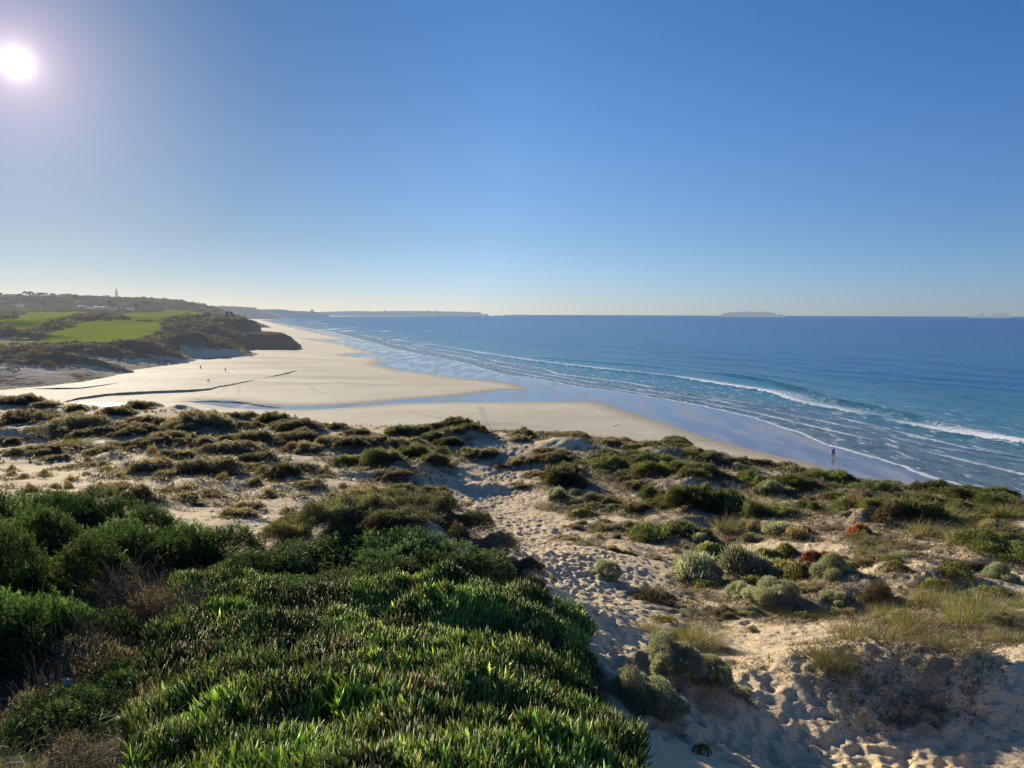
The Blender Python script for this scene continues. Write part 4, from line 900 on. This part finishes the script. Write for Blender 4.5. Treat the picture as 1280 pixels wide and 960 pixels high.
def golf(x, y):
    g = np.zeros(x.shape)
    for Pc in GPW:
        i_ = in_poly(x, y, Pc); sdv = sdist(x, y, Pc)*np.where(i_, 1, -1)+fbm(x*.05, y*.03, 3, 66)*5; g = np.maximum(g, sst(-2, 3, sdv))
    return g
nr = 760; nc = 900
Ym, Am = np.meshgrid(np.exp(np.linspace(math.log(205), math.log(2100), nr)), np.linspace(-1.35, -.27, nc), indexing='ij'); Xm = Am*Ym
x, y = Xm.ravel(), Ym.ravel(); Zm = mid_z(x, y); gm = golf(x, y)
s = NT('dune_field')
g = s.fac('golf'); n1 = s.noise(.05, 5); n2 = s.noise(.35, 6, rough=.7); sand = s.fac('sand')
scr = s.mix(n2, (.085, .078, .055), (.21, .185, .135)); scr = s.mix(s.math('MULTIPLY', s.ss(n1, .55, .75), .5), scr, (.15, .13, .10))
sm = s.ss(s.math('ADD', sand, s.math('MULTIPLY', s.math('SUBTRACT', n2, .5), 1.3)), .42, .6)
scr = s.mix(s.math('MULTIPLY', s.ss(s.noise(.16, 6, rough=.75), .54, .62), .6), scr, (.36, .31, .235))
c = s.mix(sm, scr, s.mix(n1, (.56, .48, .35), (.70, .60, .44)))
gr = s.mix(s.noise(.02, 4), (.21, .27, .02), (.34, .38, .035)); gr = s.mix(s.math('MULTIPLY', s.ss(s.noise(1, 3, s.scalev((.004, .03, 1))), .5, .65), .4), gr, (.24, .27, .06)); gr = s.mix(s.math('MULTIPLY', s.ss(n2, .6, .8), .3), gr, (.09, .12, .03))
c = s.mix(g, c, gr)
slope = s.n('ShaderNodeSeparateXYZ', i_0=s.n('ShaderNodeNewGeometry').outputs['True Normal']).outputs[2]
rock = s.mix(s.noise(.5, 6, s.scalev((.4, .4, 2.5))), (.10, .082, .06), (.30, .245, .18))
c = s.mix(s.math('MULTIPLY', s.ss(slope, .86, .62), s.fac('cliff')), c, rock)
bmp = s.math('MULTIPLY', s.math('MULTIPLY', n2, s.math('SUBTRACT', 1., s.math('MULTIPLY', g, .93))), s.math('SUBTRACT', 1., s.math('MULTIPLY', sm, .88)))
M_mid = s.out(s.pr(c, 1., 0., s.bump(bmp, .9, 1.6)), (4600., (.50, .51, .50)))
pxv = x/y*F+640
sandv = sst(430, 400, y)*.0+np.interp(y, [200, 300, 400, 440, 520], [.64, .60, .57, .42, .16])*1.0+fbm(x*.02, y*.05, 3, 12)*.5
bumpy = Zm-mid_base(x, y); sandv = sandv-np.clip(bumpy-.5, 0, 3)*.28+(pxv > 225)*sst(460, 420, y)*.25
cl_ = np.maximum(in_poly(x, y, [(a-40 if i > 6 else a+20, b_) for i, (a, b_) in enumerate(CA)]), 0)*1.
cliffm = sst(480, 505, y)*sst(245, 262, pxv)
tag(link('dune_field', mk_mesh('dune_field', np.c_[x, y, Zm], grid_faces(nr, nc), smooth=True, fattr={'golf': gm, 'sand': sandv, 'cliff': cliffm}, mats=[M_mid])), kind='structure')
def midh(px, y): x = atY(px, y); return (x, y, float(mid_z(np.array([x]), np.array([float(y)]))[0]))
# scrub covering the dune field: nobody could count it
n = 4200; yy = np.exp(rng.uniform(math.log(225), math.log(1500), n)); px_ = rng.uniform(-120, 330, n); xx = (px_-640)/F*yy
zz = mid_z(xx, yy); gg = golf(xx, yy); bb = zz-mid_base(xx, yy)
sv = np.interp(yy, [200, 300, 400, 440, 520], [.64, .60, .57, .42, .16])+fbm(xx*.02, yy*.05, 3, 12)*.5-np.clip(bb, 0, 3)*.22
keep = (gg < .1) & ((sv < .42) | ((bb > .7) & (yy < 440))) & (zz > 1.5) & ~((px_ > 303) & (yy > 495)); xx, yy, zz = xx[keep], yy[keep], zz[keep]; n = len(xx); kk = 34
i = np.repeat(np.arange(n), kk); dd = rng.normal(size=(n*kk, 3)); dd[:, 2] = np.abs(dd[:, 2])*.6; dd /= np.linalg.norm(dd, axis=1, keepdims=True)
Rr = (rng.uniform(.7, 2.4, n)*np.clip(yy/450, .7, 1.7))[i]
Pp = np.c_[xx[i]+dd[:, 0]*Rr, yy[i]+dd[:, 1]*Rr, zz[i]-.2+dd[:, 2]*Rr*.55]
V, q, c = diamonds(Pp, dd+rng.normal(size=dd.shape)*.5+np.array([0, 0, .4]), Rr*.55, Rr*.5, np.repeat(pal(n, *PAL['scrub']), kk, axis=0)*.75)
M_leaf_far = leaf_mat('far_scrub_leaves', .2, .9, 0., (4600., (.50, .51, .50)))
tag(link('scrub_cover', mk_mesh('scrub_cover', V, q, cattr=c, mats=[M_leaf_far])), 'dark scrub covering the dunes around the green turf on the left', 'scrub', kind='stuff')

# ------------------------------------------------------------------ ruin, town, pine
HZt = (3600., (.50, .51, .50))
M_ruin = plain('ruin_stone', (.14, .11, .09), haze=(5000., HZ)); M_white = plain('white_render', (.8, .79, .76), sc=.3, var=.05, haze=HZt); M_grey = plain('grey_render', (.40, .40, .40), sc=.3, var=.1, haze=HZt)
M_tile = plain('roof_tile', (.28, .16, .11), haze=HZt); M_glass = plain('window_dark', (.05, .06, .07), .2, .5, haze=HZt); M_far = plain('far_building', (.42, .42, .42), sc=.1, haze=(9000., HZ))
x, y, z = midh(288, 640); ru = empty('ruined_house', (x, y, z)); tag(ru, 'roofless stone ruin with a gap in its wall on the cliff headland', 'ruin')
MB().box((-2.6, 0, 2.2), (1.3, 1.2, 5.4)).box((-2.4, 2.2, 1.6), (1.0, 3.6, 3.6)).build('wall', M_ruin, ru)
MB().box((2.2, .1, 2.0), (2.0, 1.2, 4.4)).box((1.4, .1, 4.5), (.8, 1.2, 1.0)).box((2.8, 2.4, 1.4), (.9, 3.6, 3.2)).build('wall', M_ruin, ru)
MB().box((-.3, 0, 4.7), (5.4, 1.1, 1.1)).box((-.6, 0, 5.5), (1.8, 1.0, .7)).build('lintel', M_ruin, ru)
x, y, z = midh(306, 585)
x, y, z = midh(259, 660); ru = empty('ruined_hut', (x, y, z)); tag(ru, 'low broken stone hut left of the taller ruin on the headland', 'ruin')
MB().box((-1.6, 0, .9), (2.4, 2.6, 2.4), taper=.8).build('wall', M_ruin, ru); MB().box((1.4, .2, 1.4), (2.6, 2.8, 3.2), taper=.65).build('wall', M_ruin, ru)
def house(px, y, w_, d_, h_, wall, roofm, rz, label, nw=4, sc_=.72, group='houses of the hazy town on the left skyline', flatroof=False, sink=0):
    x, y, z = midh(px, y); e = empty('house', (x, y, z-sink), rz); e.scale = (sc_,)*3; tag(e, label, 'house', group)
    MB().box((0, 0, h_/2-1), (w_, d_, h_+2)).build('wall', wall, e)
    rb = MB()
    if flatroof: rb.box((0, 0, h_+.2), (w_+.6, d_+.6, .4))
    else: rb.roof((0, 0, h_+.003), (w_+1, d_+1), h_*.35)
    r_ = rb.build('roof', roofm, e)
    for i in range(nw):
        f = MB().box((-w_/2+w_*(i+.5)/nw, -d_/2-.02, h_*.55), (w_/nw*.4, .1, h_*.35)).build('window', M_glass, e)
    return e
HS = [(124,1180,20,9,5.5,M_white,M_white,0,'white gabled house brightest in the town, left of the pine',3),
 (115,1150,14,8,4,M_white,M_grey,.2,'low pale house left of the brightest white gable',3),
 (132,1200,26,9,4.6,M_grey,M_grey,0,'long grey low building between white gable and pine',6),
 (149,1170,22,8,3.6,M_white,M_white,-.1,'low white-roofed building at the foot of the pine',5),
 (163,1060,16,8,3.6,M_white,M_white,.15,'white-roofed house right of the pine',4),
 (104,1230,22,9,5,M_grey,M_white,.1,'pale-roofed grey house left of the low pale one',5),
 (27,1200,13,8,6,M_white,M_grey,.2,'small white house standing alone below the left skyline',3),
 (8,1400,22,10,7,M_grey,M_tile,.1,'grey house at the left edge of the skyline town',4),(20,1450,20,10,7,M_grey,M_tile,-.1,'hazy house second from the left edge of the town',4),
 (34,1480,18,10,6,M_white,M_tile,0,'hazy pale house near the tallest trees on the skyline',4),(48,1450,24,10,6,M_grey,M_tile,.2,'hazy long house just right of the tallest skyline trees',5),
 (62,1500,18,10,6,M_grey,M_tile,.1,'hazy tiled house in the middle of the skyline town',4),(75,1420,22,9,5,M_white,M_tile,0,'hazy white-walled house right of the middle of the town',5),
 (88,1480,20,9,5,M_grey,M_tile,-.2,'hazy grey house before the pale low houses',4)]
for h in HS: house(*h)
def cone_tree(px, y, H_, R_, label, layers=13):
    x, y, z = midh(px, y); e = empty('pine_tree', (x, y, z-.5)); tag(e, label, 'tree')
    MB().add(*tube([(0, 0, 0), (0, 0, H_*.5), (0, 0, H_)], [.5, .3, .08], 7)).build('trunk', plain('pine_bark', (.12, .09, .07), haze=HZt), e, True)
    P = []; D = []
    for i in range(layers):
        t = i/(layers-1); zz = H_*(.12+.86*t); rr = R_*(1-t)**.8+.3
        for k in range(10):
            a = rng.uniform(0, 6.28)
            for m in range(12): u = rng.random(); P.append((math.cos(a)*rr*u, math.sin(a)*rr*u, zz+rng.normal()*.15-u*.3)); D.append((math.cos(a)+rng.normal()*.6, math.sin(a)+rng.normal()*.6, .3+rng.normal()*.4))
    n = len(P); V, q, c = diamonds(np.array(P), np.array(D), np.full(n, .8), np.full(n, .45), pal(n, [(.04, .055, .035)], [1]))
    link('crown', mk_mesh('crown', V, q, cattr=c, mats=[leaf_mat('hazy_needles', .15, .7, .1, HZt)]), e)
cone_tree(148.5, 1480, 18., 4.2, 'tall pointed conifer rising above the low white buildings')
def round_tree(px, y, H_, R_, label):
    x, y, z = midh(px, y); e = empty('broad_tree', (x, y, z-.5)); tag(e, label, 'tree', 'trees on the left skyline')
    tb = MB(); tb.add(*tube([(0, 0, 0), (0, 0, H_*.6)], [.5, .25], 6))
    for k in range(4): a = k*1.6; tb.add(*tube([(0, 0, H_*.35), (math.cos(a)*R_*.5, math.sin(a)*R_*.5, H_*.7)], [.25, .1], 5))
    tb.build('trunk', M_twig, e, True)
    Ls = [(rng.normal()*R_*.4, rng.normal()*R_*.4, H_*rng.uniform(.5, .8), R_*rng.uniform(.35, .6), H_*.22) for _ in range(8)]
    P, N, ID = surf_points(Ls, 1500, .5); m = len(P); V, q, c = diamonds(P, N+rng.normal(size=(m, 3))*.6, np.full(m, 1.0), np.full(m, .7), pal(m, [(.05, .06, .035), (.035, .045, .03)], [1, 1]))
    link('crown', mk_mesh('crown', V, q, cattr=c, mats=[M_leaf_far]), e)
for px, y, H_, R_, lb in [(40,1480,13,8,'tallest broad tree clump on the left skyline'),(3,1440,11,9,'broad tree at the very left of the skyline'),(12,1500,9,6,'rounded tree beside the leftmost skyline tree'),(70,1500,8,5,'small round tree in the middle of the skyline town'),(28,1380,7,6,'low broad tree below the tallest clump'),
                          (56,1400,7,7,'low dark tree in front of the middle houses'),(82,1500,7,6,'flat-topped tree right of the skyline middle'),(97,1400,7,6,'tree left of the pale low houses'),(140,1300,6,5,'low tree between the grey building and the conifer'),(172,1250,6,6,'low tree right of the white-roofed house'),(185,1300,6,7,'rightmost low tree of the skyline row')]:
    round_tree(px, y, H_, R_, lb)

# ------------------------------------------------------------------ far coast, peninsula, islands
def ridge(name, prof, y, depth, mat, kind=True, rough=3.):
    # prof: (column, row of the top) seen at distance y; base at sea level
    px = np.linspace(prof[0][0], prof[-1][0], 260); top = np.interp(px, [p[0] for p in prof], [p[1] for p in prof]); V = []
    xs = (px-640)/F*y; zt = []
    for p_, t_ in zip(px, top): r = ray(p_, t_); zt.append(CAMZ+r[2]/r[1]*y)
    zt = np.maximum(np.array(zt), -5); zt = zt+fbm(px*.35, px*0, 3, 9)*rough; prof_d = [(-.12, -6, 0), (-.03, 0, .45), (0, 0, .92), (.08, 0, 1.), (.5, 0, .95), (1., -6, 0)]
    for dy, add_, k in prof_d:
        jit = fbm(px*.5, px*0+dy*7, 3, 31)*.04*depth
        for i in range(len(px)): V.append((xs[i]*(1+dy*depth/y), y+dy*depth+jit[i], max(zt[i], -5)*k+add_))
    return tag(link(name, mk_mesh(name, V, grid_faces(len(prof_d), len(px)), smooth=True, mats=[mat])), kind='structure')
s = NT('far_coast'); n1 = s.noise(.01, 5, s.scalev((1, .3, 6))); M_coast = s.out(s.pr(s.mix(n1, (.05, .055, .045), (.17, .15, .12)), .9, .1), (4200., (.42, .46, .52)))
s = NT('peninsula'); n1 = s.noise(.01, 5, s.scalev((1, .3, 12))); M_pen = s.out(s.pr(s.mix(n1, (.06, .06, .05), (.34, .30, .24)), .9, .1), (6000., (.36, .43, .53)))
s = NT('island_rock'); n1 = s.noise(.01, 5); M_isl = s.out(s.pr(s.mix(n1, (.1, .1, .09), (.2, .18, .16)), .9, .1), (4000., (.275, .345, .43)))
ridge('far_hills', [(-200,376),(100,383),(195,381),(215,381),(235,383),(260,381.5),(290,382.5),(312,383.5),(322,386.5),(330,388),(342,392),(350,394)], 3400, 900, M_coast)
ridge('far_coast', [(150,384),(300,384.5),(318,384),(326,386.5),(350,386.5),(370,388.5),(395,389.5),(405,391),(412,394)], 5600, 900, M_pen, rough=2.)
ridge('peninsula', [(395,394),(402,389.8),(430,389),(450,388.8),(470,389.3),(500,388.6),(520,388.8),(560,389.3),(590,390),(600,390.2),(603,392.6),(609,392.2),(612,394.5)], 9000, 700, M_pen, rough=2.)
ridge('island', [(897,395.5),(903,391.8),(912,390.2),(930,389.6),(950,389.7),(962,390.2),(967,391.6),(969,393.2),(971,392.),(976,393.4),(981,395.8)], 11500, 900, M_isl, rough=1.5)
ridge('island', [(1208,396.5),(1214,393.6),(1219,393.8),(1224,390.6),(1228,392.6),(1231,396.5)], 12500, 500, M_isl, rough=1.)
ridge('island', [(1232,396.5),(1238,392.8),(1246,390.9),(1252,390.8),(1257,392.6),(1262,396.5)], 12500, 500, M_isl, rough=1.)
def tower(px, y, zb, w_, h_, label, name='apartment_tower'):
    x = atY(px, y); e = empty(name, (x, y, zb)); tag(e, label, 'building', 'distant buildings on the coast')
    MB().box((0, 0, h_/2), (w_, w_*.6, h_)).build('wall', M_far, e)
    MB().box((0, 0, h_+2), (w_*.5, w_*.4, 4)).build('roof', M_far, e)
for a in [(391,5650,34,18,20,'hazy square tower block on the far coast, leftmost'),(482,9100,50,30,14,'hazy low block on the peninsula left of its middle'),(536,9100,48,30,16,'hazy wide block on the peninsula right of its middle'),(546,9100,48,12,30,'hazy slim tower next to the wide peninsula block')]: tower(*a)

# ------------------------------------------------------------------ people and dog
def skin(name, verts, edges, radii, mat, parent=None, sub=2):
    me = bpy.data.meshes.new(name); me.from_pydata([tuple(v) for v in verts], edges, []); me.update()
    o = link(name, me); m = o.modifiers.new('s', 'SKIN'); m.use_smooth_shade = True
    lay = me.skin_vertices[0] if len(me.skin_vertices) else None
    for i, r in enumerate(radii): me.skin_vertices[0].data[i].radius = (r, r) if not isinstance(r, tuple) else r
    me.skin_vertices[0].data[0].use_root = True
    s_ = o.modifiers.new('u', 'SUBSURF'); s_.levels = sub; s_.render_levels = sub
    dg = bpy.context.evaluated_depsgraph_get(); ev = o.evaluated_get(dg); m2 = bpy.data.meshes.new_from_object(ev); m2.materials.clear(); m2.materials.append(mat)
    nm_ = o.name; bpy.data.objects.remove(o); m2.name = name; m2.polygons.foreach_set('use_smooth', [True]*len(m2.polygons))
    return link(name, m2, parent)
def _skinlayer(me): pass
M_skin = plain('skin', (.45, .28, .2), .5); M_hair = plain('hair', (.04, .03, .025), .6)
def person(loc, rz, label, top, bottom, stride=.25, armf=.2, lean=.05):
    e = empty('person', loc, rz); tag(e, label, 'person')
    # faces -y; joints
    hip = .92; J_ = dict(pel=(0, 0, hip), spine=(0, -lean*.4, 1.15), chest=(0, -lean, 1.36), neck=(0, -lean*1.1, 1.50), head=(0, -lean*1.4, 1.62), crown=(0, -lean*1.4, 1.72),
      hl=(.09, 0, hip-.05), kl=(.10, -stride*.5-.03, .48), al=(.10, -stride*.45, .08), tl=(.10, -stride*.45-.16, .03),
      hr=(-.09, 0, hip-.05), kr=(-.10, stride*.15-.03, .48), ar=(-.10, stride*.75, .11), tr=(-.10, stride*.75-.14, .03),
      sl=(.18, -lean, 1.40), el=(.23, armf*.4-lean, 1.13), wl=(.23, armf*.3-.12, .90), fl=(.23, armf*.3-.16, .80),
      sr=(-.18, -lean, 1.40), er=(-.23, -armf*.4-lean, 1.13), wr=(-.23, -armf-.12, .93), fr=(-.23, -armf-.18, .84))
    K = list(J_); E = [('pel','spine'),('spine','chest'),('chest','neck'),('neck','head'),('head','crown'),('pel','hl'),('hl','kl'),('kl','al'),('al','tl'),('pel','hr'),('hr','kr'),('kr','ar'),('ar','tr'),
         ('chest','sl'),('sl','el'),('el','wl'),('wl','fl'),('chest','sr'),('sr','er'),('er','wr'),('wr','fr')]
    rad = dict(pel=.13, spine=.12, chest=.13, neck=.05, head=.085, crown=.06, hl=.09, kl=.055, al=.035, tl=.03, hr=.09, kr=.055, ar=.035, tr=.03, sl=.055, el=.04, wl=.028, fl=.025, sr=.055, er=.04, wr=.028, fr=.025)
    skin('body', [J_[k] for k in K], [(K.index(a), K.index(b_)) for a, b_ in E], [rad[k] for k in K], M_skin, e)
    def sub(name, keys, mat, grow):
        ks = keys; ed = [(ks.index(a), ks.index(b_)) for a, b_ in E if a in ks and b_ in ks]
        skin(name, [J_[k] for k in ks], ed, [rad[k]+grow for k in ks], mat, e)
    sub('jacket', ['chest', 'spine', 'pel', 'sl', 'el', 'wl', 'sr', 'er', 'wr'], top, .022)
    sub('trousers', ['pel', 'hl', 'kl', 'al', 'hr', 'kr', 'ar'], bottom, .02)
    hd = J_['head']; skin('hair', [(hd[0], hd[1]+.03, hd[2]-.02), (hd[0], hd[1]+.02, hd[2]+.05), (hd[0], hd[1]-.02, hd[2]+.1)], [(0, 1), (1, 2)], [.075, .095, .075], M_hair, e)
    # face: eyes, nose
    MB().box((0, hd[1]-.105, hd[2]+.0), (.025, .04, .045)).build('nose', M_skin, e)
    for s__ in (-1, 1):
        MB().box((s__*.032, hd[1]-.088, hd[2]+.03), (.02, .012, .012)).build('eye', M_hair, e)
        MB().box((s__*.088, hd[1]+.0, hd[2]+.01), (.015, .035, .055)).build('ear', M_skin, e)
    return e
M_dk = plain('dark_cloth', (.02, .022, .03), .9); M_nv = plain('navy_cloth', (.03, .04, .07), .9); M_br = plain('brown_cloth', (.07, .05, .04), .9); M_wh = plain('white_cloth', (.75, .75, .75), .9)
def on_beach(px, py):
    x, y = flat(px, py, 1.0); 
    for _ in range(3): x, y = flat(px, py, zbeach(x, y))
    return x, y, zbeach(x, y)
x, y, z = on_beach(1042, 571.5); person((x, y, z-.01), R(200), 'person in dark clothes walking on the wet sand at the right', M_dk, M_dk, .35, .15, .1)
x_, y_, z_ = x-.42, y+.02, z+.86
bt = MB().box((0, 0, 0), (.30, .16, .36), taper=.85); e = empty('tote_bag', (x_, y_, z_)); tag(e, 'white bag carried at the side of the person on the wet sand', 'bag')
bt.build('pouch', M_wh, e); MB().add(*tube([(-.08, 0, .17), (-.05, 0, .30), (.05, 0, .30), (.08, 0, .17)], .012, 5)).build('strap', M_wh, e)
x, y, z = on_beach(251, 461.5); person((x, y, z-.01), R(20), 'left one of the two people walking on the far sand', M_nv, M_dk, .3, .2)
x, y, z = on_beach(282, 465); person((x, y, z-.01), R(-20), 'right one of the two people walking on the far sand', M_br, M_dk, .3, .2)
x, y, z = on_beach(260.5, 477.3); M_dog = plain('dog_fur', (.05, .035, .025), .9)
e = empty('dog', (x, y, z), R(65)); e.scale = (1.25,)*3; tag(e, 'small dark dog standing on the sand below the two walkers', 'dog')
Vd = [(0, .0, .48), (0, -.22, .47), (0, .3, .47), (0, .42, .52), (0, -.36, .60), (0, -.46, .66), (0, -.60, .63),
      (.09, -.22, .40), (.09, -.20, .22), (.09, -.22, .03), (-.09, -.22, .40), (-.09, -.28, .22), (-.09, -.32, .03), (.09, .3, .40), (.10, .24, .27), (.10, .36, .17), (.10, .32, .03), (-.09, .3, .40), (-.10, .28, .27), (-.10, .40, .17), (-.10, .37, .03), (0, .58, .66)]
Ed = [(0, 1), (0, 2), (2, 3), (1, 4), (4, 5), (5, 6), (1, 7), (7, 8), (8, 9), (1, 10), (10, 11), (11, 12), (2, 13), (13, 14), (14, 15), (15, 16), (2, 17), (17, 18), (18, 19), (19, 20), (3, 21)]
skin('body', Vd, Ed, [.11, .13, .10, .04, .08, .085, .04, .06, .035, .025, .06, .035, .025, .07, .05, .028, .025, .07, .05, .028, .025, .015], M_dog, e)
for s__ in (-1, 1): MB().box((s__*.06, -.44, .76), (.05, .02, .09), taper=.4).build('ear', M_dog, e)
print('near rows', len(rows), 'objects', len(COL.objects))
